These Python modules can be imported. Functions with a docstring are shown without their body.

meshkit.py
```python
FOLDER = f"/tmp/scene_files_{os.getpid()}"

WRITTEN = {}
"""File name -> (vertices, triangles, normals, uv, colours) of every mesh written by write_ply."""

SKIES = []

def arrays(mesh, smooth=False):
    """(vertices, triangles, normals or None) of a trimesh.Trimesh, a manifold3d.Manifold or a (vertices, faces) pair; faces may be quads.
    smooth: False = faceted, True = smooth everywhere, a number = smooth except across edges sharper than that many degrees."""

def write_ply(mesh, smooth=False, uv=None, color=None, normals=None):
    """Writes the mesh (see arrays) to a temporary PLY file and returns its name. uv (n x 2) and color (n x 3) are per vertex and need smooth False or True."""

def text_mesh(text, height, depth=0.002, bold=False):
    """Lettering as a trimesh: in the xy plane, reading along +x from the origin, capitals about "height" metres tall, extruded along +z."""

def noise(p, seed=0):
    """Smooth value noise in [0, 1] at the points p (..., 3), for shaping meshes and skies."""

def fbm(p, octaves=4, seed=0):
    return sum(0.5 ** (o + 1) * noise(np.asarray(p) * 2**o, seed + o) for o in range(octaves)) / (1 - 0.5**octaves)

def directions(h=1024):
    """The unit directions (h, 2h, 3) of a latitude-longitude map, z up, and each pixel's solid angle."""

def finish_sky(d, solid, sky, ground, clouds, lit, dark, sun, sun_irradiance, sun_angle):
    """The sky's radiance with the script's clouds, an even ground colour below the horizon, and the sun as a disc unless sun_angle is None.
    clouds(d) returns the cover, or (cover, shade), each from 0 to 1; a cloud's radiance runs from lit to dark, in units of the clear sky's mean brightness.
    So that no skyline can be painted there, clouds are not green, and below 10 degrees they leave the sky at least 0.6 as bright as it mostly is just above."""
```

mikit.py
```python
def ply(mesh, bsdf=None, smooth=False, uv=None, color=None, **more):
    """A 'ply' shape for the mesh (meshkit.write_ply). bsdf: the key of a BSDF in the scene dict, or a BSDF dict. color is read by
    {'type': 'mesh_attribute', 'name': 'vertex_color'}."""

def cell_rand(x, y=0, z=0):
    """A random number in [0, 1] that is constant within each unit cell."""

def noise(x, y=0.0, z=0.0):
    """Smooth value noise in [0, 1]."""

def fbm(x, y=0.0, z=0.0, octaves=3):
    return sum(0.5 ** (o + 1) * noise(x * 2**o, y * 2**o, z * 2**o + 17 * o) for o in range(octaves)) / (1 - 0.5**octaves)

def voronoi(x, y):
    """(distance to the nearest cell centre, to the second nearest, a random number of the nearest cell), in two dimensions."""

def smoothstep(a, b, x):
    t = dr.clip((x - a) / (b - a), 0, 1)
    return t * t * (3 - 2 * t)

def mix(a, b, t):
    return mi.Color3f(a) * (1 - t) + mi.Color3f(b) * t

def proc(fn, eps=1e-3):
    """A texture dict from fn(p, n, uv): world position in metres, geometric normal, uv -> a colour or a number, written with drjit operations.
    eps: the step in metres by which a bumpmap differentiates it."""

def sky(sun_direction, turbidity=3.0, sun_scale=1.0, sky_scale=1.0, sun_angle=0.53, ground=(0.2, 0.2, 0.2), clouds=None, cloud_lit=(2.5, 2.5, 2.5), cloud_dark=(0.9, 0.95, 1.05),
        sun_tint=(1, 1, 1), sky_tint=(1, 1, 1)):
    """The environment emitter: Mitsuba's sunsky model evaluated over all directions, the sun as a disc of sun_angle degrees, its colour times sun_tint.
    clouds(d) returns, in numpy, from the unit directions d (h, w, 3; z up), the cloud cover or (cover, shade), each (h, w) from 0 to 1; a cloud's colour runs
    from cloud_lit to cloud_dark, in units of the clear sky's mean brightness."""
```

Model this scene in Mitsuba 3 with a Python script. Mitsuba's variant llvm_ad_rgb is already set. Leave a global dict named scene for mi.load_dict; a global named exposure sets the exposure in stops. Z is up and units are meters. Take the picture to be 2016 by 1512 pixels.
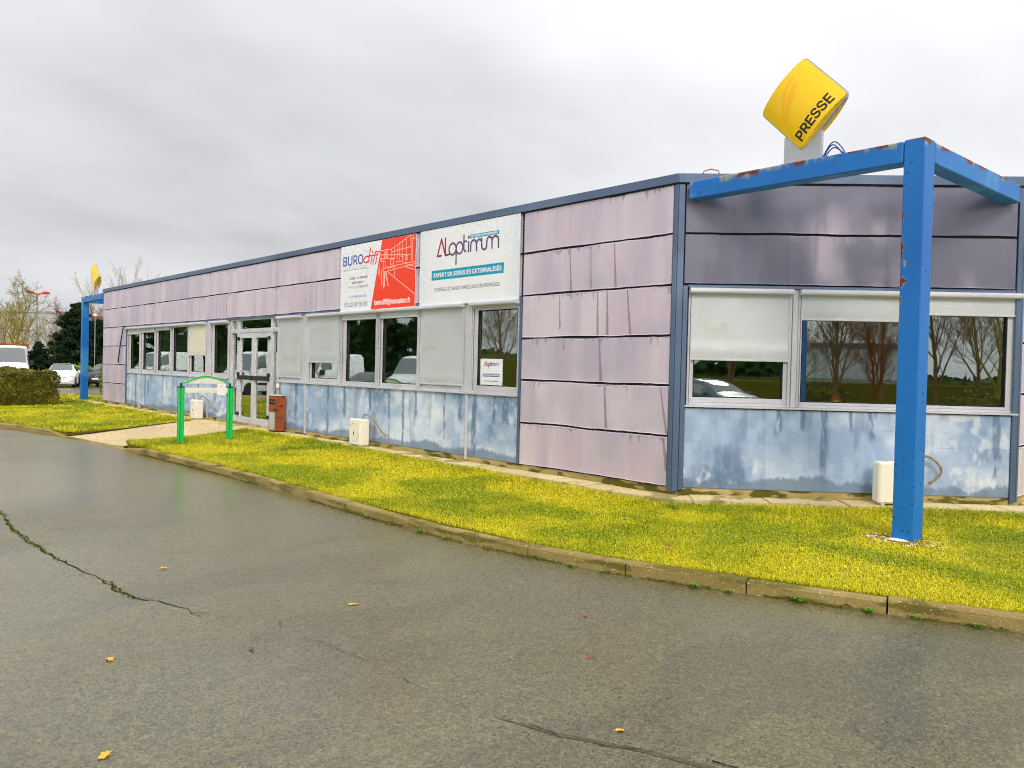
import math, random
import numpy as np, trimesh, drjit as dr
import mitsuba as mi
import mikit, meshkit
from mikit import proc, noise, fbm, voronoi, cell_rand, smoothstep, mix
from shapely.geometry import Polygon, LineString, Point, box as sbox
from shapely import contains_xy, union_all
from shapely.ops import triangulate as _tri

T = mi.ScalarTransform4f
scene, labels = {}, {}
rng = np.random.default_rng(7)

# ------------------------------------------------------------------ camera, sky, exposure
CAM = np.array([6.391, -8.438, 1.462])
VIEW = np.array([-0.74741, 0.66412, -0.01791])
UPV = np.array([-0.02940, -0.00614, 0.99955])
scene['camera'] = {'type': 'perspective', 'fov': 64.43, 'fov_axis': 'x', 'near_clip': 0.05, 'far_clip': 3000.0,
                   'to_world': T().look_at(origin=CAM.tolist(), target=(CAM + VIEW).tolist(), up=UPV.tolist())}

SUN = np.array([0.72, -0.44, 0.58]); SUN = SUN / np.linalg.norm(SUN)


def overcast(d):
    z = np.clip(d[..., 2], 0, 1)
    q = np.stack([d[..., 0] / (z + 0.22), d[..., 1] / (z + 0.22), np.zeros_like(z)], -1)
    big = meshkit.fbm(q * 0.7 + np.array([1.37, 2.11, 0.5]), 4, seed=3)
    mid = meshkit.fbm(q * np.array([1.7, 1.2, 1]) + np.array([12.44, 13.92, 10.7]), 5, seed=11)
    fine = meshkit.fbm(q * np.array([4.2, 2.9, 1]) + 31.7, 4, seed=21)
    s = 0.44 * big + 0.38 * mid + 0.18 * fine
    # an overcast dome is about three times brighter overhead than at the horizon, and brighter where the sun hides
    dome = np.clip(z, 0, 1) ** 0.8
    glow = np.exp(-(1 - d @ SUN) / 0.35)
    shade = 0.655 - 1.20 * (s - 0.48) - 0.58 * dome - 0.25 * glow
    return np.ones_like(z), np.clip(shade, 0, 1)


scene['sky'] = mikit.sky(SUN.tolist(), turbidity=4, sun_scale=0.30, sun_angle=20, sun_tint=(0.90, 0.97, 1.20), clouds=overcast,
                         cloud_lit=(2.72, 2.76, 2.84), cloud_dark=(0.63, 0.655, 0.69), ground=(0.15, 0.15, 0.13))
exposure = 2.27


# ------------------------------------------------------------------ helpers
def lin(r, g, b):
    c = np.array([r, g, b], float) / 255.0
    return np.where(c <= 0.04045, c / 12.92, ((c + 0.055) / 1.055) ** 2.4).tolist()


def rgb(c):
    return {'type': 'rgb', 'value': [float(x) for x in c]}


def mat(name, col, rough=0.6, metallic=0.0, spec=0.5, two=True, **kw):
    b = {'type': 'principled', 'base_color': col if isinstance(col, dict) else rgb(col), 'roughness': rough if isinstance(rough, dict) else float(rough),
         'metallic': float(metallic), 'specular': float(spec), **kw}
    scene[name] = {'type': 'twosided', 'bsdf': b} if two else b
    return name


def num(base):
    if base not in scene and not any(k.startswith(base + '__') for k in scene):
        return base
    i = 1
    while f'{base}_{i:03d}' in scene or f'{base}_{i:03d}' in used:
        i += 1
    return f'{base}_{i:03d}'


used = set()


def name(base):
    """the next free key of this name"""
    if base not in used:
        used.add(base)
        return base
    i = 1
    while f'{base}_{i:03d}' in used:
        i += 1
    k = f'{base}_{i:03d}'
    used.add(k)
    return k


def tag(key, label=None, category=None, group=None, kind=None):
    d = labels.setdefault(key, {})
    for a, b in (('label', label), ('category', category), ('group', group), ('kind', kind)):
        if b:
            d[a] = b
    return key


FR = {'W': np.eye(4)}


def frame(o, U, N):
    m = np.eye(4)
    m[:3, 0], m[:3, 1], m[:3, 2], m[:3, 3] = U, N, [0, 0, 1], o
    return m


Q = math.sqrt(0.5)
FR['L'] = frame([0, 0, 0], [1, 0, 0], [0, -1, 0])            # long front: u = x, d = out of the wall
FR['C'] = frame([0, 0, 0], [Q, Q, 0], [Q, -Q, 0])            # cut corner near the camera
FR['R'] = frame([3.012, 3.012, 0], [0, 1, 0], [1, 0, 0])     # right-hand side
FR['F'] = frame([-25.4, 0, 0], [-Q, Q, 0], [-Q, -Q, 0])      # cut corner at the far end

_B = np.array([[x, y, z] for x in (-1, 1) for y in (-1, 1) for z in (-1, 1)], float)
_CB = np.vstack([_B * s for s in ([1, .8, .8], [.8, 1, .8], [.8, .8, 1])])
_CH = trimesh.convex.convex_hull(trimesh.Trimesh(_CB, process=False), repair=True)
_idx = np.array([int(np.argmin(np.abs(_CB - v).sum(1))) for v in _CH.vertices])
_CF = _idx[_CH.faces]
_ax = np.repeat(np.arange(3), 8)
_BF = np.array([[0, 1, 3], [0, 3, 2], [4, 6, 7], [4, 7, 5], [0, 4, 5], [0, 5, 1], [2, 3, 7], [2, 7, 6], [0, 2, 6], [0, 6, 4], [1, 5, 7], [1, 7, 3]])


class MB:
    def __init__(s):
        s.v, s.f, s.n = [], [], 0

    def add(s, v, f):
        v = np.asarray(v, float)
        f = np.asarray(f, int)
        if f.shape[1] == 4:
            f = np.vstack([f[:, [0, 1, 2]], f[:, [0, 2, 3]]])
        s.v.append(v)
        s.f.append(f + s.n)
        s.n += len(v)
        return s

    def mesh(s, m):
        return s.add(m.vertices, m.faces)

    def box(s, a0, a1, b0, b1, c0, c1, bev=0.0):
        lo, hi = np.array([a0, b0, c0], float), np.array([a1, b1, c1], float)
        c, h = (lo + hi) / 2, np.abs(hi - lo) / 2
        if bev <= 0:
            return s.add(c + _B * h, _BF)
        sg = np.sign(_CB)
        hh = np.tile(h, (24, 1)) - bev
        hh[np.arange(24), _ax] += bev
        return s.add(c + sg * hh, _CF)

    def prism(s, poly, d0, d1):
        """a polygon in the (u, z) plane, thick from d0 to d1"""
        poly = poly if isinstance(poly, (Polygon,)) or hasattr(poly, 'geoms') else Polygon(poly)
        for g in getattr(poly, 'geoms', [poly]):
            if g.area < 1e-9:
                continue
            m = trimesh.creation.extrude_polygon(g, abs(d1 - d0), engine='earcut')
            v = np.array(m.vertices)
            s.add(np.stack([v[:, 0], min(d0, d1) + v[:, 2], v[:, 1]], 1), np.array(m.faces)[:, ::-1])
        return s

    def flat(s, poly, z0, z1):
        """a polygon in the ground plane, from z0 up to z1"""
        poly = poly if hasattr(poly, 'area') else Polygon(poly)
        for g in getattr(poly, 'geoms', [poly]):
            m = trimesh.creation.extrude_polygon(g, z1 - z0, engine='earcut')
            s.add(np.array(m.vertices) + [0, 0, z0], m.faces)
        return s

    def tube(s, pts, r, sides=8, caps=True):
        p = np.asarray(pts, float)
        r = np.broadcast_to(np.asarray(r, float), (len(p),))
        t = np.gradient(p, axis=0)
        t /= np.linalg.norm(t, axis=1, keepdims=True) + 1e-12
        ref = np.where(np.abs(t[:, 2:]) < 0.95, [[0, 0, 1.0]], [[1.0, 0, 0]])
        a = np.cross(t, ref)
        a /= np.linalg.norm(a, axis=1, keepdims=True) + 1e-12
        b = np.cross(t, a)
        an = np.arange(sides) * 2 * np.pi / sides
        v = p[:, None] + r[:, None, None] * (np.cos(an)[None, :, None] * a[:, None] + np.sin(an)[None, :, None] * b[:, None])
        i, j = np.meshgrid(np.arange(len(p) - 1), np.arange(sides), indexing='ij')
        f = np.stack([i * sides + j, i * sides + (j + 1) % sides, (i + 1) * sides + (j + 1) % sides, (i + 1) * sides + j], -1).reshape(-1, 4)
        s.add(v.reshape(-1, 3), f[:, ::-1])
        if caps:
            for k, rev in ((0, False), (len(p) - 1, True)):
                o = np.vstack([v[k], p[k][None]])
                q = np.array([[x, (x + 1) % sides, sides] for x in range(sides)])
                s.add(o, q if rev else q[:, ::-1])
        return s

    def cyl(s, c0, c1, r0, r1=None, sides=16):
        return s.tube([c0, c1], [r0, r0 if r1 is None else r1], sides)

    def grid(s, P):
        """P: (n, m, 3) surface"""
        n, m = P.shape[:2]
        i, j = np.meshgrid(np.arange(n - 1), np.arange(m - 1), indexing='ij')
        f = np.stack([i * m + j, (i + 1) * m + j, (i + 1) * m + j + 1, i * m + j + 1], -1).reshape(-1, 4)
        return s.add(P.reshape(-1, 3), f)

    def get(s):
        return np.vstack(s.v), np.vstack(s.f)


def put(key, mb, bsdf, fr='W', smooth=False, label=None, category=None, group=None, kind=None, xf=None, **kw):
    v, f = mb.get() if isinstance(mb, MB) else (np.array(mb[0]), np.array(mb[1]))
    m = FR[fr] if isinstance(fr, str) else fr
    v = v @ m[:3, :3].T + m[:3, 3]
    if np.linalg.det(m[:3, :3]) < 0:
        f = f[:, ::-1]
    if xf is not None:
        kw['to_world'] = T(xf)
    scene[key] = mikit.ply((v, f), bsdf, smooth=smooth, **kw)
    if label or category or group or kind:
        tag(key, label, category, group, kind)
    return key


def text(mb, s, u, z, height, width=None, d=0.0, depth=0.003, bold=False, slant=0.0, angle=0.0, conform=None):
    """lettering in the (u, z) plane starting at (u, z), front at d + depth"""
    m = meshkit.text_mesh(s, height, depth, bold)
    v = np.array(m.vertices)
    x0, x1 = v[:, 0].min(), v[:, 0].max()
    v[:, 0] -= x0
    if width:
        v[:, 0] *= width / (x1 - x0)
    v[:, 0] += slant * v[:, 1]
    c, sn = math.cos(angle), math.sin(angle)
    U, Z = v[:, 0] * c - v[:, 1] * sn + u, v[:, 0] * sn + v[:, 1] * c + z
    D = d + v[:, 2]
    if conform is not None:
        D = D + conform(U, Z)
    mb.add(np.stack([U, D, Z], 1), np.array(m.faces)[:, ::-1])
    return x1 - x0


def stroke(mb, pts, w, d0, d1, cap=1):
    mb.prism(LineString(pts).buffer(w / 2, cap_style=cap, quad_segs=4), d0, d1)


def segs_mesh(segs, sides=5):
    """tapered cones from an array of (p0, p1, r0, r1)"""
    A = np.array([np.r_[a, b, r0, r1] for a, b, r0, r1 in segs])
    p0, p1, r0, r1 = A[:, :3], A[:, 3:6], A[:, 6], A[:, 7]
    t = p1 - p0
    t /= np.linalg.norm(t, axis=1, keepdims=True) + 1e-9
    ref = np.where(np.abs(t[:, 2:]) < 0.9, [[0, 0, 1.0]], [[1.0, 0, 0]])
    a = np.cross(t, ref)
    a /= np.linalg.norm(a, axis=1, keepdims=True)
    b = np.cross(t, a)
    an = np.arange(sides) * 2 * np.pi / sides
    ring = np.cos(an)[None, :, None] * a[:, None] + np.sin(an)[None, :, None] * b[:, None]
    v = np.concatenate([p0[:, None] + ring * r0[:, None, None], p1[:, None] + ring * r1[:, None, None]], 1)
    j = np.arange(sides)
    q = np.stack([j, j + sides, (j + 1) % sides + sides, (j + 1) % sides], 1)
    f = (q[None] + (np.arange(len(segs)) * 2 * sides)[:, None, None]).reshape(-1, 4)
    f = np.vstack([f[:, [0, 1, 2]], f[:, [0, 2, 3]]])
    return v.reshape(-1, 3), f


def leaf_cloud(P, size, r, aspect=0.5, up=0.0):
    """one small bent leaf (2 triangles) at each point"""
    n = len(P)
    a = r.normal(size=(n, 3))
    a[:, 2] += up
    a /= np.linalg.norm(a, axis=1, keepdims=True)
    b = np.cross(a, r.normal(size=(n, 3)))
    b /= np.linalg.norm(b, axis=1, keepdims=True)
    s = (size * (0.6 + 0.8 * r.random(n)))[:, None]
    v = np.stack([P - a * s * .5, P + b * s * aspect * .5, P + a * s * .5, P - b * s * aspect * .5], 1).reshape(-1, 3)
    k = np.arange(n)[:, None] * 4
    return v, np.vstack([k + [0, 1, 2], k + [0, 2, 3]])


# ------------------------------------------------------------------ materials
def pu(p):
    return p.x + p.y


STREAKS = [(-1.91, 3.22, -1.87, 2.62, .022), (-1.50, 3.22, -1.48, 2.62, .016), (-1.06, 3.22, -1.02, 2.62, .024), (-2.10, 2.57, -2.08, 2.07, .018), (-1.35, 2.58, -1.33, 1.97, .026), (-1.17, 2.58, -1.15, 1.97, .028),
           (-.81, 2.58, -.74, 1.97, .026), (-1.30, 1.93, -1.25, 1.33, .030), (-2.0, 1.93, -1.99, 1.77, .014), (-1.18, 1.27, -1.13, .68, .030), (-.21, 1.28, -.09, .68, .022), (-.15, .63, -.06, .20, .040),
           (-21.65, 3.22, -21.62, 2.62, .012), (-19.14, 3.22, -19.16, 2.62, .012), (-14.99, 3.22, -14.98, 2.64, .014), (-12.61, 3.22, -12.61, 2.63, .014), (-9.76, 3.20, -9.75, 2.64, .016), (-9.50, 3.2, -9.48, 2.63, .014),
           (-9.15, 3.2, -9.14, 2.72, .012), (-25.09, 2.55, -25.06, 2.0, .014), (-24.67, .62, -24.68, .35, .016)]


def f_panel(p, n, uv):
    u = pu(p)
    row = dr.floor(p.z / 0.65 + 0.03)
    col = dr.floor((u + 25.4) / 2.833)
    tone = cell_rand(col, row, 3)
    base = mix(lin(190, 180, 196), lin(208, 197, 210), 0.7 * tone + 0.3 * fbm(u * 1.3, p.z * 0.7, 0, 3))
    # weathering in soft vertical bands, stronger on some panels
    band = fbm(u * 3.4 + 17 * row, p.z * 0.45 + row, 2, 3)
    base = mix(base, mi.Color3f(lin(226, 214, 216)), 0.42 * smoothstep(0.44, 0.74, band))
    base = mix(base, mi.Color3f(lin(176, 158, 182)), 0.30 * smoothstep(0.50, 0.26, band))
    blot = fbm(u * 2.1 + 5, p.z * 2.4, row, 4)
    base = mix(base, mi.Color3f(lin(206, 182, 196)), 0.35 * smoothstep(0.50, 0.70, blot))
    grey = fbm(u * 0.9 - 3, p.z * 1.1, 5 + row, 4)
    base = mix(base, mi.Color3f(lin(170, 166, 186)), 0.40 * smoothstep(0.50, 0.70, grey))
    f = mi.Float(0)
    for a, z0, b, z1, w in STREAKS:
        t = (z0 - p.z) / (z0 - z1)
        d = dr.abs(p.x - (a + (b - a) * t)) / (w * (0.45 + 0.55 * dr.clip(t, 0, 1)) * (0.85 + 0.3 * noise(p.z * 14, a)))
        f = dr.maximum(f, dr.select((t > 0) & (t < 1) & (p.y < 0.2), smoothstep(1.05, 0.80, d), 0))
    base = mix(base, mi.Color3f(lin(140, 110, 132)), 0.75 * f)
    # thin tails of grime below the joints
    top = 0.65 * row + 0.63 - p.z
    tl = 0.004 + 0.13 * dr.power(noise(u * 26, row, 3), 7) + 0.022 * noise(u * 60, row, 8)
    g = smoothstep(0.0, -0.012, top - tl) * smoothstep(0.35, 0.55, noise(u * 2.0, row * 3, 6))
    return mix(base, mi.Color3f(lin(122, 108, 128)), 0.5 * g)


mat('panel_paint', proc(f_panel), rough=0.36, metallic=0.1, spec=0.6)


def f_soot(p, n, uv):
    u = pu(p) * 0.7071
    b = f_panel(p, n, uv)
    g = fbm(u * 1.1, p.z * 0.9, 21, 4)
    b = mix(b, mi.Color3f(lin(112, 114, 132)), 0.94 * smoothstep(0.08, 0.42, g))
    run = smoothstep(0.60, 0.70, noise(u * 4.5, p.z * 0.35, 8)) * smoothstep(0.40, 0.62, fbm(u * 7, p.z * 2.0, 3, 3))
    return mix(b, mi.Color3f(lin(96, 96, 112)), 0.30 * run)


mat('panel_weathered', proc(f_soot), rough=0.27, metallic=0.35, spec=0.6)


def f_spandrel(p, n, uv):
    u = pu(p)
    dark, mid, pale = mi.Color3f(lin(84, 108, 142)), mi.Color3f(lin(146, 170, 202)), mi.Color3f(lin(214, 226, 240))
    a = fbm(u * 1.0 + 3, p.z * 1.5, 0, 5)
    b = mix(mid, pale, smoothstep(0.36, 0.72, fbm(u * 0.9 + 11, p.z * 1.5 + 3, 1, 5)))
    b = mix(b, dark, 0.65 * smoothstep(0.46, 0.76, a))
    b = mix(b, dark, 0.40 * smoothstep(0.54, 0.72, fbm(u * 5.5, p.z * 0.8, 12, 4)))
    b = mix(b, mi.Color3f(lin(176, 198, 222)), 0.55 * smoothstep(0.40, 0.68, fbm(u * 3.5, p.z * 3.0, 4, 5)))
    crust = smoothstep(0.52, 0.74, fbm(u * 6, p.z * 6, 5, 5)) * smoothstep(0.40, 0.6, noise(u * 0.9, p.z * 1.5, 6))
    b = mix(b, mi.Color3f(lin(224, 232, 238)), 0.5 * crust)
    # runs of damp below the sill
    c = dr.floor(u / 0.42)
    has = cell_rand(c, 3, 9) < 0.42
    ctr = (c + 0.25 + 0.5 * cell_rand(c, 1, 9)) * 0.42 + 0.03 * (noise(p.z * 3, c) - 0.5)
    w = (0.03 + 0.07 * cell_rand(c, 2, 9)) * (0.5 + 1.0 * noise(u * 9, p.z * 6, 3))
    ln = 0.25 + 0.9 * cell_rand(c, 4, 9)
    run = dr.select(has, 1.0, 0.0) * smoothstep(1.0, 0.4, dr.abs(u - ctr) / w) * smoothstep(0.02, -0.10, 1.04 - p.z - ln) * smoothstep(0.2, 0.5, fbm(u * 16, p.z * 7, 1, 3))
    b = mix(b, mi.Color3f(lin(86, 112, 144)), 0.75 * run)
    # tide line of damp at the foot, with a ragged edge
    edge = 0.10 + 0.26 * (fbm(u * 1.9, 4.0, 0, 5) - 0.42)
    damp = smoothstep(0.03, -0.03, p.z - edge - 0.07 * (fbm(u * 22, p.z * 14, 2, 4) - 0.5))
    b = mix(b, mi.Color3f(lin(100, 122, 146)), 0.75 * damp)
    rr = dr.floor(p.z / 0.2)
    jx = (u + 0.25 * rr) / 0.5
    jz = p.z / 0.2
    dj = dr.minimum(dr.abs(jx - dr.round(jx)) * 0.5, dr.abs(jz - dr.round(jz)) * 0.2)
    jt = smoothstep(0.007, 0.001, dj) * smoothstep(0.50, 0.70, fbm(u * 2.5, p.z * 3.5, 9, 4))
    return mix(b, mi.Color3f(lin(96, 118, 146)), 0.40 * jt)


mat('painted_concrete', proc(f_spandrel), rough=0.62, spec=0.35)


def f_plinth(p, n, uv):
    u = pu(p)
    b = mix(lin(150, 132, 70), lin(200, 184, 130), fbm(u * 4, p.z * 9, 0, 4))
    return mix(b, mi.Color3f(lin(96, 92, 34)), smoothstep(0.5, 0.62, fbm(u * 3 + 5, p.z * 14, p.x, 4)))


mat('plinth_concrete', proc(f_plinth), rough=0.9, spec=0.2)


def f_trim(p, n, uv):
    u = pu(p)
    b = mix(lin(80, 98, 126), lin(92, 112, 140), fbm(u * 0.8, p.z * 0.9, 0, 3))
    return mix(b, mi.Color3f(lin(126, 146, 170)), 0.35 * smoothstep(0.5, 0.8, fbm(u * 0.9 + 3, p.z * 1.1, 1, 3)))


mat('trim_blue', proc(f_trim), rough=0.35, metallic=0.3, spec=0.6)
mat('joint_dark', lin(38, 36, 44), rough=0.8)


def f_white(p, n, uv):
    u = pu(p)
    b = mix(lin(186, 188, 195), lin(200, 202, 208), noise(u * 2, p.z * 2, 0))
    return mix(b, mi.Color3f(lin(172, 168, 160)), 0.35 * smoothstep(0.60, 0.80, fbm(u * 2.5, p.z * 2.5, 3, 3)))


mat('white_aluminium', proc(f_white), rough=0.4, spec=0.5)


def f_blind(p, n, uv):
    u = pu(p)
    b = mix(lin(186, 193, 195), lin(202, 208, 210), fbm(u * 2, p.z * 1.2, 0, 3))
    dirt = smoothstep(0.55, 0.72, fbm(u * 2.3, p.z * 5.0, 6, 4))
    b = mix(b, mi.Color3f(lin(178, 180, 160)), 0.35 * dirt)
    return b


mat('blind_fabric', proc(f_blind), rough=0.42, metallic=0.2, spec=0.5)
mat('curtain_fabric', lin(208, 206, 188), rough=0.8)


def f_bluepaint(p, n, uv):
    u = p.x * 0.83 + p.y * 0.57
    b = mix(lin(0, 96, 178), lin(8, 116, 196), fbm(u * 1.6, p.z * 1.1, 0, 4))
    b = mix(b, mi.Color3f(lin(86, 168, 214)), 0.45 * smoothstep(0.56, 0.76, fbm(u * 1.3 + 4, p.z * 2.2, p.y, 4)))
    # chalky runs and lichen at the top edges, rust flakes
    top = smoothstep(3.80, 3.87, p.z + 0.16 * (fbm(u * 7, p.z * 3, 0, 4) - 0.5))
    lich = top * smoothstep(0.50, 0.62, fbm(u * 9, p.y * 4, 3, 3))
    b = mix(b, mi.Color3f(lin(166, 170, 96)), 0.7 * lich)
    rust_top = smoothstep(3.79, 3.82, p.z + 0.12 * (noise(u * 11, 1.7, p.y) - 0.85)) * smoothstep(0.53, 0.56, fbm(u * 8, p.z * 8, 8, 4))
    # paint flaking off along the left arris of the near post, at head height and above
    at = dr.select((p.x > 2.7) & (p.x < 2.86) & (p.y < 0.1) & (p.z > 1.95) & (p.z < 3.15), 1.0, 0.0)
    fl = fbm(p.x * 26 + p.y * 9, p.z * 11, 5, 3) - dr.abs(p.z - 2.55) * 0.16 - dr.maximum(p.x - 2.80, 0) * 2.0
    rust_post = at * smoothstep(0.53, 0.545, fl)
    rim = at * smoothstep(0.485, 0.52, fl)
    b = mix(b, mi.Color3f(lin(170, 188, 190)), 0.6 * rim)
    rc = mix(lin(122, 52, 26), lin(72, 34, 24), noise(u * 40, p.z * 40, 0))
    b = mix(b, rc, dr.maximum(rust_top, rust_post))
    sp = smoothstep(0.88, 0.91, noise(p.x * 45 + p.y * 31, p.z * 40, 4)) * smoothstep(0.62, 0.74, noise(u * 3, p.z * 2, 7))
    return mix(b, mi.Color3f(lin(20, 46, 70)), 0.8 * sp)


mat('blue_paint', proc(f_bluepaint), rough=0.42, spec=0.5)


def f_road(p, n, uv):
    x, y = p.x, p.y
    _, _, g = voronoi(x * 88, y * 88)
    g2 = noise(x * 41, y * 41, 5)
    b = mix(lin(92, 86, 50), lin(110, 104, 66), fbm(x * 0.5, y * 0.5, 0, 4))
    b = mix(b, mi.Color3f(lin(100, 100, 84)), 0.22 * smoothstep(0.45, 0.65, fbm(x * 0.9 + 5, y * 0.9, 3, 4)))
    b = mix(b, mi.Color3f(lin(104, 92, 68)), 0.14 * smoothstep(0.52, 0.66, fbm(x * 1.7 + 9, y * 1.7, 4, 4)))
    b = mix(b, mi.Color3f(lin(62, 59, 42)), 0.30 * smoothstep(0.52, 0.60, fbm(x * 1.3 - 4, y * 0.7 + 6, 9, 5)))
    b = b * (0.44 + 0.80 * g * g + 0.42 * g2)
    b = b * (1 - 0.75 * smoothstep(0.30, 0.18, noise(x * 125 + 7, y * 125, 2)))
    w = smoothstep(0.84, 0.92, noise(x * 105 + 3, y * 105, 8))
    return mix(b, mi.Color3f(lin(150, 147, 126)), 0.45 * w)


def wetness(p):
    return smoothstep(0.34, 0.60, fbm(p.x * 0.35 + 3.4, p.y * 0.35 + 4.6, 7, 4))


def f_road_rough(p, n, uv):
    return 0.31 - 0.13 * wetness(p) + 0.09 * noise(p.x * 60, p.y * 60, 2)


def f_road_bump(p, n, uv):
    return (0.6 * noise(p.x * 110, p.y * 110, 3) + 0.4 * noise(p.x * 48, p.y * 48, 1)) * (1 - 0.6 * wetness(p))


scene['asphalt'] = {'type': 'bumpmap', 'arbitrary': proc(f_road_bump, 2e-3), 'scale': 0.0011,
                    'bsdf': {'type': 'principled', 'base_color': proc(f_road), 'roughness': proc(f_road_rough), 'specular': 1.0}}


def f_soil(p, n, uv):
    b = mix(lin(74, 74, 16), lin(112, 106, 30), fbm(p.x * 2.2, p.y * 2.2, 0, 4))
    return mix(b, mi.Color3f(lin(84, 62, 34)), 0.7 * smoothstep(0.56, 0.66, fbm(p.x * 1.3 + 7, p.y * 1.3, 2, 4)))


mat('lawn_soil', proc(f_soil), rough=0.95, spec=0.1)


def f_kerb(p, n, uv):
    b = mix(lin(122, 104, 50), lin(158, 142, 92), fbm(p.x * 3, p.y * 3, p.z * 8, 4))
    b = mix(b, mi.Color3f(lin(92, 88, 30)), 0.8 * smoothstep(0.50, 0.62, fbm(p.x * 2.3 + 9, p.y * 2.3, p.z * 12, 4)))
    gr = noise(p.x * 90, p.y * 90, p.z * 90)
    b = b * (0.75 + 0.5 * gr)
    return mix(b, mi.Color3f(lin(206, 196, 160)), 0.7 * smoothstep(0.82, 0.88, noise(p.x * 70, p.y * 70 + 3, p.z * 70)))


mat('kerb_concrete', proc(f_kerb), rough=0.85, spec=0.25)


def f_slab(p, n, uv):
    b = mix(lin(172, 154, 104), lin(204, 190, 146), fbm(p.x * 2, p.y * 2, 0, 4))
    b = b * (0.8 + 0.4 * noise(p.x * 80, p.y * 80, 1))
    return mix(b, mi.Color3f(lin(120, 108, 58)), 0.7 * smoothstep(0.56, 0.66, fbm(p.x * 3 + 4, p.y * 3, 2, 4)))


mat('slab_concrete', proc(f_slab), rough=0.85, spec=0.25)


def f_gravel(p, n, uv):
    d, e, c = voronoi(p.x * 42, p.y * 42)
    b = mix(lin(158, 136, 98), lin(208, 194, 156), c)
    b = mix(b, mi.Color3f(lin(120, 92, 58)), 0.8 * smoothstep(0.12, 0.02, e - d))
    return b * (0.85 + 0.3 * fbm(p.x * 0.9, p.y * 0.9, 0, 3))


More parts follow.
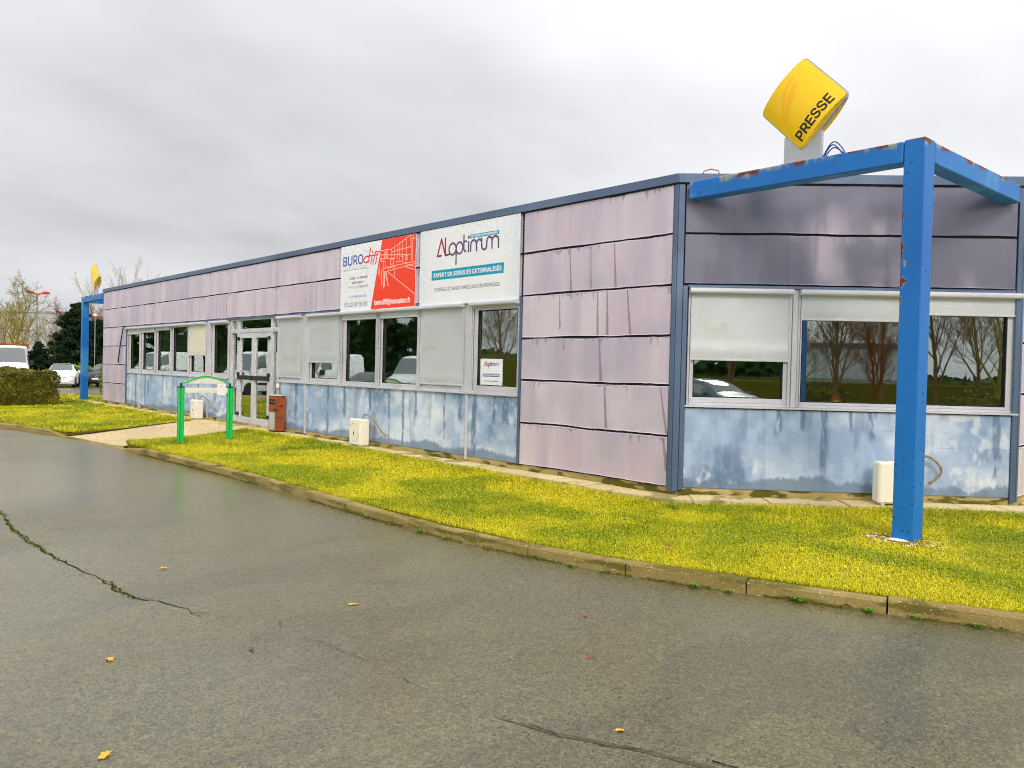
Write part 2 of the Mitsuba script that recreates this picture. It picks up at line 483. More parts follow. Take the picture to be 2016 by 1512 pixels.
mat('gravel_concrete', proc(f_gravel), rough=0.85, spec=0.2)
mat('edging_timber', lin(58, 48, 36), rough=0.9)
mat('far_ground_earth', lin(118, 122, 62), rough=1.0, spec=0.1)
scene['grass_blade'] = {'type': 'twosided', 'bsdf': {'type': 'principled', 'base_color': {'type': 'mesh_attribute', 'name': 'vertex_color'}, 'roughness': 0.55, 'specular': 0.25}}
scene['window_glass'] = {'type': 'thindielectric', 'int_ior': 3.4, 'specular_transmittance': rgb([0.66, 0.80, 0.68]), 'specular_reflectance': rgb([0.90, 1.0, 0.96])}
scene['dark_glass'] = {'type': 'twosided', 'bsdf': {'type': 'plastic', 'diffuse_reflectance': rgb(lin(26, 36, 40)), 'int_ior': 3.0}}
mat('black_plastic', lin(24, 25, 28), rough=0.5)
mat('black_rubber', lin(18, 18, 19), rough=0.8)
mat('interior_wall', lin(104, 132, 84), rough=0.9)
mat('interior_ochre', lin(150, 128, 66), rough=0.9)
mat('interior_floor', lin(50, 48, 46), rough=0.7)
mat('venetian_slat', lin(188, 198, 188), rough=0.5)
mat('yellow_plastic', lin(252, 206, 0), rough=0.28, spec=0.5)
mat('amber_print', lin(252, 190, 0), rough=0.28, spec=0.5)
mat('black_print', lin(30, 22, 16), rough=0.45)
mat('pale_metal', lin(168, 173, 180), rough=0.45, metallic=0.1)
mat('dark_metal', lin(48, 50, 46), rough=0.5, metallic=0.3)
mat('banner_white', lin(234, 238, 242), rough=0.35)


def f_dots(p, n, uv):
    """white sheet with the printed fields of teal dots along both sides"""
    s = 0.03
    a, b = (p.x + p.z) / s, (p.x - p.z) / s
    d = dr.square(a - dr.round(a)) + dr.square(b - dr.round(b))
    side = dr.minimum(p.x + 5.63, -2.975 - p.x)
    r = 0.32 * (1 - side / 0.55)
    on = dr.select((r > 0) & (d < r * r), 1.0, 0.0)
    return mix(lin(236, 239, 243), lin(146, 196, 208), 0.75 * on)


mat('banner_dotted', proc(f_dots), rough=0.35)
mat('print_red', lin(246, 58, 8), rough=0.35)
mat('print_teal', lin(0, 152, 182), rough=0.35)
mat('print_crimson', lin(150, 22, 62), rough=0.35)
mat('print_plum', lin(98, 72, 108), rough=0.35)
mat('print_slate', lin(92, 100, 112), rough=0.35)
mat('print_blue', lin(86, 98, 168), rough=0.35)
mat('print_lightblue', lin(96, 156, 206), rough=0.35)
mat('print_orange', lin(232, 178, 96), rough=0.35)
mat('print_rose', lin(226, 40, 48), rough=0.35)
mat('print_pink', lin(255, 196, 176), rough=0.35)
mat('print_white', lin(244, 244, 244), rough=0.35)
mat('print_grey', lin(176, 182, 190), rough=0.35)


def f_bin(p, n, uv):
    b = mix(lin(136, 66, 30), lin(164, 84, 40), fbm(p.x * 6 + p.y * 5, p.z * 3, 0, 4))
    r = smoothstep(0.68, 0.73, fbm(p.x * 16 + p.y * 13, p.z * 12, 3, 4))
    return mix(b, mi.Color3f(lin(84, 36, 20)), 0.85 * r)


mat('bin_paint', proc(f_bin), rough=0.5)
mat('bin_grey', lin(176, 190, 184), rough=0.5)
mat('green_paint', lin(0, 196, 84), rough=0.38)
mat('dark_green', lin(14, 64, 46), rough=0.5)
mat('frosted_panel', lin(226, 228, 214), rough=0.35)
mat('cream_plastic', lin(240, 234, 216), rough=0.4)
mat('grille_cream', lin(206, 200, 180), rough=0.5)


def f_duct(p, n, uv):
    return mix(lin(120, 104, 70), lin(176, 162, 128), noise(p.x * 20, p.y * 20, p.z * 20))


mat('duct_wrap', proc(f_duct), rough=0.8)
mat('cable_blue', lin(40, 84, 160), rough=0.4)
mat('red_plastic', lin(206, 40, 22), rough=0.4)
mat('van_white', lin(236, 238, 240), rough=0.22, spec=0.6, clearcoat=0.6)
mat('car_black', lin(22, 26, 36), rough=0.2, spec=0.6, clearcoat=0.8)
mat('car_grey', lin(84, 104, 112), rough=0.25, metallic=0.4, clearcoat=0.7)
mat('car_black_trim', lin(26, 26, 28), rough=0.6)
mat('rim_metal', lin(150, 152, 156), rough=0.35, metallic=0.7)
mat('lamp_glass', lin(212, 220, 226), rough=0.08, spec=0.9)
mat('tail_red', lin(150, 16, 16), rough=0.2)
mat('plate_white', lin(232, 228, 190), rough=0.4)
mat('chrome', lin(200, 204, 208), rough=0.15, metallic=1.0)
mat('roof_gravel', lin(120, 118, 112), rough=0.95)


def f_bark(p, n, uv):
    return mix(lin(72, 60, 44), lin(112, 98, 70), noise(p.x * 9, p.y * 9, p.z * 3))


mat('bark', proc(f_bark), rough=0.9, spec=0.1)
mat('twig_brown', lin(122, 98, 66), rough=0.9, spec=0.1)
mat('twig_olive', lin(146, 136, 58), rough=0.9, spec=0.1)
mat('twig_pale', lin(170, 160, 132), rough=0.9, spec=0.1)
mat('twig_rust', lin(132, 82, 40), rough=0.9, spec=0.1)
mat('needle_dark', lin(30, 52, 26), rough=0.7, spec=0.2)
mat('needle_mid', lin(48, 74, 32), rough=0.7, spec=0.2)
mat('leaf_bright', lin(116, 142, 40), rough=0.6, spec=0.3)


def f_hedge(p, n, uv):
    b = mix(lin(52, 60, 16), lin(126, 122, 38), noise(p.x * 7, p.y * 7, p.z * 7))
    return mix(b, mi.Color3f(lin(180, 160, 60)), 0.6 * smoothstep(0.55, 0.75, fbm(p.x * 3, p.y * 3, p.z * 3 + 5, 3)))


mat('hedge_leaf', proc(f_hedge), rough=0.6, spec=0.3)
mat('hedge_core', lin(108, 106, 34), rough=1.0, spec=0.1)


def f_ware(p, n, uv):
    u = p.x * 0.6 + p.y * 0.8
    return mix(lin(170, 176, 178), lin(192, 196, 198), noise(u * 0.4, p.z * 0.8, 0)) * (0.95 + 0.05 * dr.sign(dr.sin(u * 6.0)))


mat('warehouse_sheet', proc(f_ware), rough=0.6)
mat('fascia_red', lin(206, 34, 38), rough=0.5)
mat('pole_grey', lin(150, 152, 156), rough=0.5, metallic=0.3)
mat('lamp_red', lin(214, 52, 82), rough=0.4)
mat('leaf_yellow', lin(226, 176, 60), rough=0.6, spec=0.3)
mat('leaf_brown', lin(150, 84, 36), rough=0.6, spec=0.3)
mat('weed_green', lin(104, 136, 30), rough=0.6, spec=0.3)
mat('moss_green', lin(84, 92, 24), rough=1.0, spec=0.1)
mat('bitumen', proc(lambda p, n, uv: mix(lin(48, 46, 32), lin(92, 86, 56), noise(p.x * 90, p.y * 90, 1))), rough=0.5, spec=0.5)
mat('crack_dark', lin(14, 13, 11), rough=1.0, spec=0.1)
mat('chip_white', lin(226, 220, 212), rough=0.9, spec=0.2)
mat('earth', lin(110, 84, 52), rough=1.0, spec=0.1)
mat('strap_black', lin(16, 16, 20), rough=0.6)
mat('paper', lin(240, 236, 236), rough=0.8)
mat('print_blush', lin(226, 140, 150), rough=0.8)


# ------------------------------------------------------------------ the setting: ground, road, lawns, kerb, path, paving
def resample(pts, step):
    L = LineString(pts)
    n = max(1, int(round(L.length / step)))
    return np.array([L.interpolate(t, normalized=True).coords[0] for t in np.linspace(0, 1, n + 1)])


def smoothline(pts, it=3):
    p = np.array(pts, float)
    for _ in range(it):
        q = np.empty((2 * len(p) - 2, 2))
        q[0::2], q[1::2] = .75 * p[:-1] + .25 * p[1:], .25 * p[:-1] + .75 * p[1:]
        p = np.vstack([p[:1], q, p[-1:]])
    return p


ROAD_Z = -0.32
FOOT = Polygon([(0, 0), (3.012, 3.012), (3.012, 12), (-28.41, 12), (-28.41, 3.012), (-25.4, 0)])
put(name('ground'), MB().box(-900, 900, -900, 900, -0.60, -0.42), 'far_ground_earth', kind='structure')
g = MB()
xs = np.concatenate([[-140, -80], np.arange(-60, 20, 2.0), [40, 80]])
ys = np.concatenate([[-80, -40], np.arange(-24, 30, 2.0), [60]])
gx, gy = np.meshgrid(xs, ys, indexing='ij')
g.grid(np.stack([gx, gy, np.full_like(gx, ROAD_Z)], -1))
put(name('asphalt_road'), g, 'asphalt', kind='structure')

KR = smoothline([(-10.7, -3.49), (-8.5, -3.41), (-6.3, -3.31), (-4.2, -3.31), (-2.1, -3.355), (-1.04, -3.35), (-0.01, -3.29), (1.05, -3.15), (2.1, -2.88), (3.05, -2.49),
                 (4.02, -2.12), (4.55, -1.90), (5.3, -1.5), (6.0, -0.9), (6.6, -0.1), (7.0, 1.0), (7.2, 2.4), (7.25, 6), (7.25, 16)])
KL = smoothline([(-34, -8.6), (-26, -6.6), (-22, -5.5), (-19.5, -4.9), (-17.56, -4.46), (-15.9, -4.12), (-14.96, -3.93), (-14.2, -3.83)])
KM = np.array([(-14.2, -3.83), (-12.6, -3.67), (-11.22, -3.52), (-10.7, -3.49)])


def kerb_stones(line, z_top, holder, starts=None):
    P = resample(line, 1.03)
    for k in range(len(P) - 1):
        a, b = P[k], P[k + 1]
        t = (b - a) / np.linalg.norm(b - a)
        n = np.array([-t[1], t[0]])
        L = np.linalg.norm(b - a)
        z0, z1 = z_top(k, len(P) - 1)
        prof0 = np.array([(0, ROAD_Z - .08), (0, z0 - .018), (.018, z0), (.12, z0), (.12, ROAD_Z - .08)])
        prof1 = np.array([(0, ROAD_Z - .08), (0, z1 - .018), (.018, z1), (.12, z1), (.12, ROAD_Z - .08)])
        g0, g1 = .007, L - .007
        ring = lambda s, pr: np.stack([a[0] + t[0] * s + n[0] * pr[:, 0], a[1] + t[1] * s + n[1] * pr[:, 0], pr[:, 1]], 1)
        A, B = ring(g0, prof0), ring(g1, prof1)
        dz = rng.normal(0, .004)
        A[:, 2] += dz
        B[:, 2] += dz + rng.normal(0, .003)
        m = MB()
        f = [[i, i + 5, (i + 1) % 5 + 5, (i + 1) % 5] for i in range(5)]
        m.add(np.vstack([A, B]), f)
        m.add(A, [[0, 1, 2], [0, 2, 3], [0, 3, 4]])
        m.add(B, [[0, 2, 1], [0, 3, 2], [0, 4, 3]])
        put(name(holder + '__stone'), m, 'kerb_concrete')


KT = -0.205
kerb_stones(KR, lambda k, n: (-.285, KT) if k == 0 else (KT, KT), 'kerb')
kerb_stones(KM, lambda k, n: (-.300, -.300), 'kerb')
kerb_stones(KL, lambda k, n: (KT, -.290) if k == n - 1 else (KT, KT), 'kerb')
tag('kerb', 'row of concrete kerb stones between the asphalt and the lawn', kind='structure')
m = MB()
for ln in (KR, KL):
    P = resample(ln, .25)
    m.grid(np.stack([np.c_[P + [0, -.006], np.full(len(P), ROAD_Z - .06)], np.c_[P + [0.0, .06], np.full(len(P), ROAD_Z - .05)]], 1))

PL = [(-14.06, -3.72), (-15.28, -0.5)]
PR = [(-11.05, -3.40), (-11.95, -0.5)]
PATHP = Polygon([(-14.06, -3.70), (-12.6, -3.55), (-11.05, -3.39), (-11.95, -0.42), (-15.30, -0.42)])


def clip_dist(x, y):
    """distance from the building's front"""
    def seg(ax, ay, bx, by):
        dx, dy = bx - ax, by - ay
        t = np.clip(((x - ax) * dx + (y - ay) * dy) / (dx * dx + dy * dy), 0, 1)
        return np.hypot(x - ax - t * dx, y - ay - t * dy)
    return np.minimum(seg(-40, 0, 0, 0), np.minimum(seg(0, 0, 3.012, 3.012), seg(3.012, 3.012, 3.012, 20)))


def lawn_z(x, y):
    d = clip_dist(x, y)
    P = np.stack([x, y, 0 * x], -1)
    return -0.170 - 0.040 * np.clip((d - .4) / 2.7, 0, 1) + .030 * (meshkit.fbm(P * .9, 3, seed=4) - .5)


def offset(line, d):
    L = LineString(line).parallel_offset(d, 'left')
    return np.array(L.coords)


kr_in = np.array([p for p in KR])
nrm = np.gradient(KR, axis=0)
nrm /= np.linalg.norm(nrm, axis=1, keepdims=True)
KR_IN = KR + np.stack([-nrm[:, 1], nrm[:, 0]], 1) * .115
nrm = np.gradient(KL, axis=0)
nrm /= np.linalg.norm(nrm, axis=1, keepdims=True)
KL_IN = KL + np.stack([-nrm[:, 1], nrm[:, 0]], 1) * .115
LAWN_R = Polygon(KR_IN.tolist() + [(3.4, 16), (3.4, 2.85), (0.17, -.38), (-11.92, -.38)] + [(-11.02, -3.36)]).buffer(0)
LAWN_L = Polygon(KL_IN.tolist() + [(-14.09, -3.70), (-15.30, -.38), (-25.6, -.38), (-28.9, 2.9), (-28.9, 9), (-31.5, 9), (-33.4, -1.0), (-36, -8.0)]).buffer(0)


def height_sheet(poly, zf, step, skirt=False):
    m = MB()
    x0, y0, x1, y1 = poly.bounds
    key = {}
    V, F = [], []

    def vid(x, y):
        k = (round(x, 4), round(y, 4))
        if k not in key:
            key[k] = len(V)
            V.append(k)
        return key[k]

    for x in np.arange(x0, x1, step):
        for y in np.arange(y0, y1, step):
            c = sbox(x, y, x + step, y + step).intersection(poly)
            for g in getattr(c, 'geoms', [c]):
                if g.geom_type != 'Polygon' or g.area < 1e-6:
                    continue
                if len(g.exterior.coords) > 8:
                    for t in _tri(g):
                        if g.contains(t.representative_point()):
                            q = [vid(*p) for p in list(t.exterior.coords)[:-1]]
                            F.append(q if t.exterior.is_ccw else q[::-1])
                    continue
                ids = [vid(*p) for p in list(g.exterior.coords)[:-1]]
                if not g.exterior.is_ccw:
                    ids = ids[::-1]
                for k in range(1, len(ids) - 1):
                    F.append([ids[0], ids[k], ids[k + 1]])
    V = np.array(V)
    m.add(np.c_[V, zf(V[:, 0], V[:, 1])], F)
    if skirt:
        P = resample(list(poly.exterior.coords), .2)
        m.grid(np.stack([np.c_[P, zf(P[:, 0], P[:, 1])], np.c_[P, np.full(len(P), -.45)]], 1))
    return m


put(name('lawn'), height_sheet(LAWN_R, lawn_z, .5, True), 'lawn_soil', smooth=True, kind='structure')
put(name('lawn'), height_sheet(LAWN_L, lawn_z, .5, True), 'lawn_soil', smooth=True, kind='structure')
put(name('path'), height_sheet(PATHP, lambda x, y: -0.085 - 0.215 * np.clip((-y - .42) / 3.1, 0, 1), .5), 'gravel_concrete', smooth=True, kind='structure')
for (a, b), s in ((PL, -1), (PR, 1)):
    m = MB()
    a, b = np.array(a), np.array(b)
    t = (b - a) / np.linalg.norm(b - a)
    n = np.array([t[1], -t[0]]) * s
    za, zb = -.275, -.075
    q = lambda p, z, k: [p[0] + n[0] * k, p[1] + n[1] * k, z]
    A = [q(a, za - .1, 0), q(a, za, 0), q(a, za, .035), q(a, za - .1, .035)]
    B = [q(b, zb - .1, 0), q(b, zb, 0), q(b, zb, .035), q(b, zb - .1, .035)]
    m.add(A + B, [[i, (i + 1) % 4, (i + 1) % 4 + 4, i + 4] for i in range(4)])
    m.add(A, [[0, 1, 2, 3]])
    put(name('path__edging'), m, 'edging_timber')

# paving slabs along the foot of the walls
k0 = -27.0
slab_edges = list(np.arange(-27.2, 0.05, .62))


def slab(fr, u0, u1, d1, d0=-.02):
    j = lambda s: rng.normal(0, s)
    m = MB().box(u0 + .006, u1 - .006, d0, d1 + j(.012), -.20, -.088 + j(.005), .008)
    v, f = m.get()
    v[:, 2] += (v[:, 0] - u0) * j(.006)
    put(name('paving__slab'), (v, f), 'slab_concrete', fr)


for a in slab_edges[:-1]:
    slab('L', a, min(a + .62, 0.15), .40)
slab('L', slab_edges[-1], 0.13, .40)
for a in np.arange(.22, 4.3, .47):
    slab('C', a, a + .47, .42)
for a in np.arange(.25, 6, .5):
    slab('R', a, a + .5, .42)
for pl in ([(.137, -.40), (.137, -.012), (.165, .142), (.452, -.150)],):
    put(name('paving__slab'), MB().flat(Polygon(pl), -.20, -.090), 'slab_concrete')
tag('paving', 'strip of worn concrete slabs along the foot of the building', kind='structure')

# crack in the asphalt, with moss in it
CR = np.array([(-6.5, -6.62), (-5.2, -6.61), (-4.455, -6.624), (-3.945, -6.65), (-3.274, -6.71), (-2.485, -6.695), (-2.051, -6.672), (-1.61, -6.653), (-1.261, -6.608), (-.882, -6.592), (-.671, -6.541),
               (-.461, -6.526), (-.176, -6.522), (.017, -6.504), (.108, -6.444), (.11, -6.394), (.336, -6.342), (.466, -6.337), (.633, -6.304), (.626, -6.245), (.69, -6.194), (.829, -6.161),
               (.929, -6.102), (.953, -5.984), (.972, -5.821)])


def crack_mesh(line, w, z, r, jit):
    P = resample(line, .035)
    n = np.gradient(P, axis=0)
    n /= np.linalg.norm(n, axis=1, keepdims=True)
    n = np.stack([-n[:, 1], n[:, 0]], 1)
    k = np.linspace(0, 1, len(P))
    o = np.interp(k * len(P), np.arange(0, len(P) + 3, 3), r.normal(0, jit, len(np.arange(0, len(P) + 3, 3))))
    hw = w * (.35 + r.random(len(P))) * np.clip((1 - k) * 6, .15, 1)
    C = P + n * o[:, None]
    return np.stack([np.c_[C - n * hw[:, None], np.full(len(P), z)], np.c_[C + n * hw[:, None], np.full(len(P), z)]], 1)


put(name('asphalt_road__crack'), MB().grid(crack_mesh(CR, .0058, ROAD_Z + .003, rng, .020)), 'crack_dark')
for x0, t0, dx, dy in ((-2.30, 0, .22, .10), (-1.05, 0, .16, -.09), (.02, 0, .10, .12), (.60, 0, .16, .02), (.86, 0, .05, -.14)):
    y0_ = float(np.interp(x0, CR[:, 0], CR[:, 1]))
    put(name('asphalt_road__crack'), MB().grid(crack_mesh(np.array([(x0, y0_), (x0 + dx * .5, y0_ + dy * .35), (x0 + dx, y0_ + dy)]), .0026, ROAD_Z + .004, rng, .012)), 'crack_dark')
CR2 = np.array([(.972, -5.821), (1.25, -5.93), (1.519, -5.973), (1.757, -5.87), (2.07, -5.842), (2.379, -5.812), (2.737, -5.821), (3.018, -5.785), (3.371, -5.692), (3.614, -5.608), (3.86, -5.53), (4.05, -5.35), (4.2, -5.27), (4.358, -5.226), (4.8, -5.1)])
for a in (.04, .16, .24, .40, .50, .63, .72, .86, .93):
    ln = [LineString(CR2).interpolate(t, normalized=True).coords[0] for t in np.linspace(a, a + .04 + .05 * rng.random(), 6)]
    put(name('asphalt_road__crack'), MB().grid(crack_mesh(np.array(ln), .0014 + .0014 * rng.random() + .0022 * (a > .85), ROAD_Z + .005, rng, .010)), 'crack_dark')
ln = resample([(3.25, -5.74), (3.60, -5.62), (3.90, -5.47), (4.15, -5.36), (4.6, -5.22)], .012)
n_ = np.gradient(ln, axis=0)
n_ = np.stack([-n_[:, 1], n_[:, 0]], 1) / np.linalg.norm(n_, axis=1, keepdims=True)
t_ = np.linspace(0, 1, len(ln))
wl = (.004 + .03 * meshkit.fbm(np.c_[t_ * 14, 0 * t_, 0 * t_], 4, seed=3)) * np.clip(t_ * 5, .1, 1)
wr = (.003 + .03 * meshkit.fbm(np.c_[t_ * 17 + 9, 0 * t_, 0 * t_], 4, seed=5)) * np.clip(t_ * 5, .1, 1)
put(name('asphalt_road__seam'), MB().grid(np.stack([np.c_[ln - n_ * wl[:, None], np.full(len(ln), ROAD_Z + .002)], np.c_[ln + n_ * wr[:, None], np.full(len(ln), ROAD_Z + .002)]], 1)), 'bitumen')
P = resample(CR[:14], .012)
P = P[rng.random(len(P)) < .55] + rng.normal(0, .013, (int(0), 2)) if False else P
keep = (meshkit.noise(np.c_[P * 3, 0 * P[:, 0]], 5) > .42) & (rng.random(len(P)) < .8)
P = P[keep] + rng.normal(0, .011, (keep.sum(), 2))
put(name('moss'), leaf_cloud(np.c_[P, np.full(len(P), ROAD_Z + .007)], .022, rng, .8, 1.0), 'moss_green', label='green moss growing in the crack across the asphalt', category='moss', kind='stuff')

# ------------------------------------------------------------------ the office building
B = tag('office_building', 'long low office building with lilac metal panels and blue painted base walls', 'building')


def part(n, mb, bsdf, fr='W', **k):
    return put(name('office_building__' + n), mb, bsdf, fr, **k)


def sub(holder, n, mb, bsdf, fr='W', **k):
    return put(name(holder + '__' + n), mb, bsdf, fr, **k)


def panel(fr, u0, u1, z0, z1, m='panel_paint', gap=.030, vg=.026):
    n = max(6, int((u1 - u0) / .09))
    t = np.linspace(0, 1, n)
    wob = lambda: .012 * (meshkit.noise(np.c_[t * (u1 - u0) * 2.2 + rng.random() * 50, 0 * t, 0 * t], 2) - .5) + .006 * (meshkit.noise(np.c_[t * (u1 - u0) * 9 + 3, 0 * t, 0 * t], 6) - .5)
    lo, hi = z0 + gap / 2 + wob(), z1 - gap / 2 + wob()
    u = u0 + vg / 2 + t * (u1 - u0 - vg)
    bow = .004 * (meshkit.noise(np.c_[t * 2.5 + rng.random() * 30, 0 * t, 0 * t], 8) - .5)
    rows = [(lo, -.03), (lo, .004 + bow), (lo + .012, bow - .002), ((lo + hi) / 2, 1.6 * bow), (hi - .010, bow * .6), (hi, -.006), (hi, -.03)]
    G = np.stack([np.stack([u, np.broadcast_to(d, n), z], 1) for z, d in rows], 1)
    mb = MB().grid(G)
    for k in (0, n - 1):
        e = G[k]
        mb.add(e, [[0, 1, 2], [0, 2, 4], [0, 4, 6], [2, 3, 4], [4, 5, 6]])
    return part('cladding_panel', mb, m, fr)


JU = [-25.395, -22.72, -20.0, -17.1, -14.31, -11.43, -8.53, -5.70, -2.955]
for a, b in zip(JU[:-1], JU[1:]):
    for z0, z1 in ((2.60, 3.25), (3.25, 3.885)):
        panel('L', a, b, z0, z1)
ROWS = [0, .65, 1.305, 1.945, 2.60, 3.25, 3.885]
for z0, z1 in zip(ROWS[:4], ROWS[1:5]):
    panel('L', -25.395, -22.72, z0, z1)
for z0, z1 in zip(ROWS[:-1], ROWS[1:]):
    panel('L', -2.91, -.065, z0, z1)
for a, b in ((.09, 2.905), (2.905, 4.19)):
    for z0, z1 in ((2.60, 3.25), (3.25, 3.885)):
        panel('C', a, b, z0, z1, 'panel_weathered')
for fr in ('R', 'F'):
    for a in ((0.07, 2.0), (2.0, 4.15)):
        for z0, z1 in zip(ROWS[:-1], ROWS[1:]):
            panel(fr, a[0], a[1], z0, z1)

# walls behind the panels, the floor, the ceiling, the roof
w = MB()
w.box(-25.35, -.02, -.25, -.032, 2.585, 3.88)
w.box(-25.35, -22.62, -.25, -.034, -.02, 2.585)
w.box(-2.94, -.03, -.25, -.034, -.02, 2.585)
w.box(-22.62, -14.10, -.25, -.040, -.02, 1.03)
w.box(-11.32, -2.94, -.25, -.040, -.02, 1.03)
part('wall', w, 'joint_dark', 'L')
w = MB()
w.box(.02, 4.25, -.25, -.032, 2.575, 3.88)
w.box(.02, .165, -.22, -.034, -.02, 2.575)
w.box(4.255, 4.262, -.22, -.034, -.02, 2.575)
w.box(.02, 4.25, -.25, -.040, -.02, 1.02)
part('wall', w, 'joint_dark', 'C')
part('wall', MB().box(.02, 8.98, -.25, -.035, -.02, 3.88), 'joint_dark', 'R')
part('wall', MB().box(.02, 4.25, -.25, -.035, -.02, 3.88), 'joint_dark', 'F')
w = MB()
w.box(-28.38, 3.0, 11.7, 11.95, -.1, 3.88)
w.box(-28.40, -28.15, 3.05, 11.9, -.1, 3.88)
part('wall', w, 'panel_paint')
part('roof', MB().flat(FOOT.buffer(-.08, join_style=2), 3.60, 3.66), 'roof_gravel')
part('floor', MB().flat(FOOT.buffer(-.06, join_style=2), -.10, -.015), 'interior_floor')
part('ceiling', MB().flat(FOOT.buffer(-.26, join_style=2), 2.60, 2.64), 'interior_wall')
part('inner_wall', MB().box(-28.1, 2.7, 5.2, 5.3, -.01, 2.595), 'interior_wall')
part('inner_wall', MB().box(3.35, 4.15, -2.6, -2.5, -.01, 2.595), 'interior_ochre', 'C')
part('inner_wall', MB().box(1.58, 1.80, -.9, -.8, -.01, 2.595), 'interior_wall', 'C')
for x in (-20.2, -15.55, -10.0, -4.3):
    part('inner_wall', MB().box(x - .05, x + .05, .3, 5.19, -.01, 2.595), 'interior_wall')
RING = FOOT.buffer(.035, join_style=2).difference(FOOT.buffer(-.28, join_style=2))
cuts = [sbox(x - .002, -1, x + .002, .6) for x in (-22.6, -19.78, -16.95, -14.12, -11.3, -8.47, -5.64, -2.81)] + [sbox(2.5, y - .002, 4, y + .002) for y in (5.8, 8.6)]
s45 = lambda x, y: Polygon([(x - 1, y + 1), (x - 1 + .003, y + 1.003), (x + 1.003, y - 1 + .003), (x + 1, y - 1)])
cuts += [s45(.03, -.03).buffer(.0005), s45(2.06, 2.06)]
RING = RING.difference(union_all(cuts))
for g in RING.geoms:
    part('parapet_cap', MB().flat(g, 3.888, 4.0), 'trim_blue')
part('coping_lip', MB().flat(FOOT.buffer(.012, join_style=2).difference(FOOT.buffer(-.03, join_style=2)), 3.872, 3.887), 'joint_dark')

# blue corner trims
part('corner_trim', MB().box(-.060, .002, -.03, .012, -.04, 3.870, .004), 'trim_blue', 'L')
part('corner_trim', MB().box(.006, .084, -.03, .010, -.05, 3.870, .004), 'trim_blue', 'C')
part('corner_trim', MB().box(4.195, 4.258, -.03, .012, -.05, 3.870, .004), 'trim_blue', 'C')
part('corner_trim', MB().box(.006, .060, -.03, .012, -.05, 3.870, .004), 'trim_blue', 'R')
part('window_trim', MB().box(-2.965, -2.915, -.10, .006, 0.0, 2.590, .004), 'trim_blue', 'L')
part('window_trim', MB().box(-22.715, -22.615, -.10, .006, 0.0, 2.590, .004), 'trim_blue', 'L')
part('window_trim', MB().box(.090, .150, -.10, .002, -.03, 2.585, .004), 'trim_blue', 'C')
part('head_trim', MB().box(-22.61, -2.97, -.12, .008, 2.560, 2.598, .003), 'trim_blue', 'L')
part('head_trim', MB().box(.155, 4.19, -.12, .008, 2.562, 2.596, .003), 'trim_blue', 'C')

# painted base walls with the plinth below
for a, b in ((-22.61, -21.33), (-21.27, -15.56), (-15.50, -14.115), (-11.30, -9.955), (-9.895, -4.275), (-4.215, -2.97)):
    part('base_wall', MB().box(a, b, -.05, -.018, .002, 1.036, .003), 'painted_concrete', 'L')
part('base_wall', MB().box(.155, 4.192, -.05, -.018, .002, 1.026, .003), 'painted_concrete', 'C')
for fr, a, b in (('L', -25.3, -14.12), ('L', -11.30, -.01), ('C', .02, 4.2), ('R', .0, 8.9), ('F', .02, 4.2)):
    part('plinth', MB().box(a, b, -.20, -.030, -.20, -.002), 'plinth_concrete', fr)
for u in (-21.30, -15.53, -9.925, -4.245):
    part('white_strip', MB().box(u - .026, u + .026, -.05, .004, -.06, 1.038, .004), 'white_aluminium', 'L')


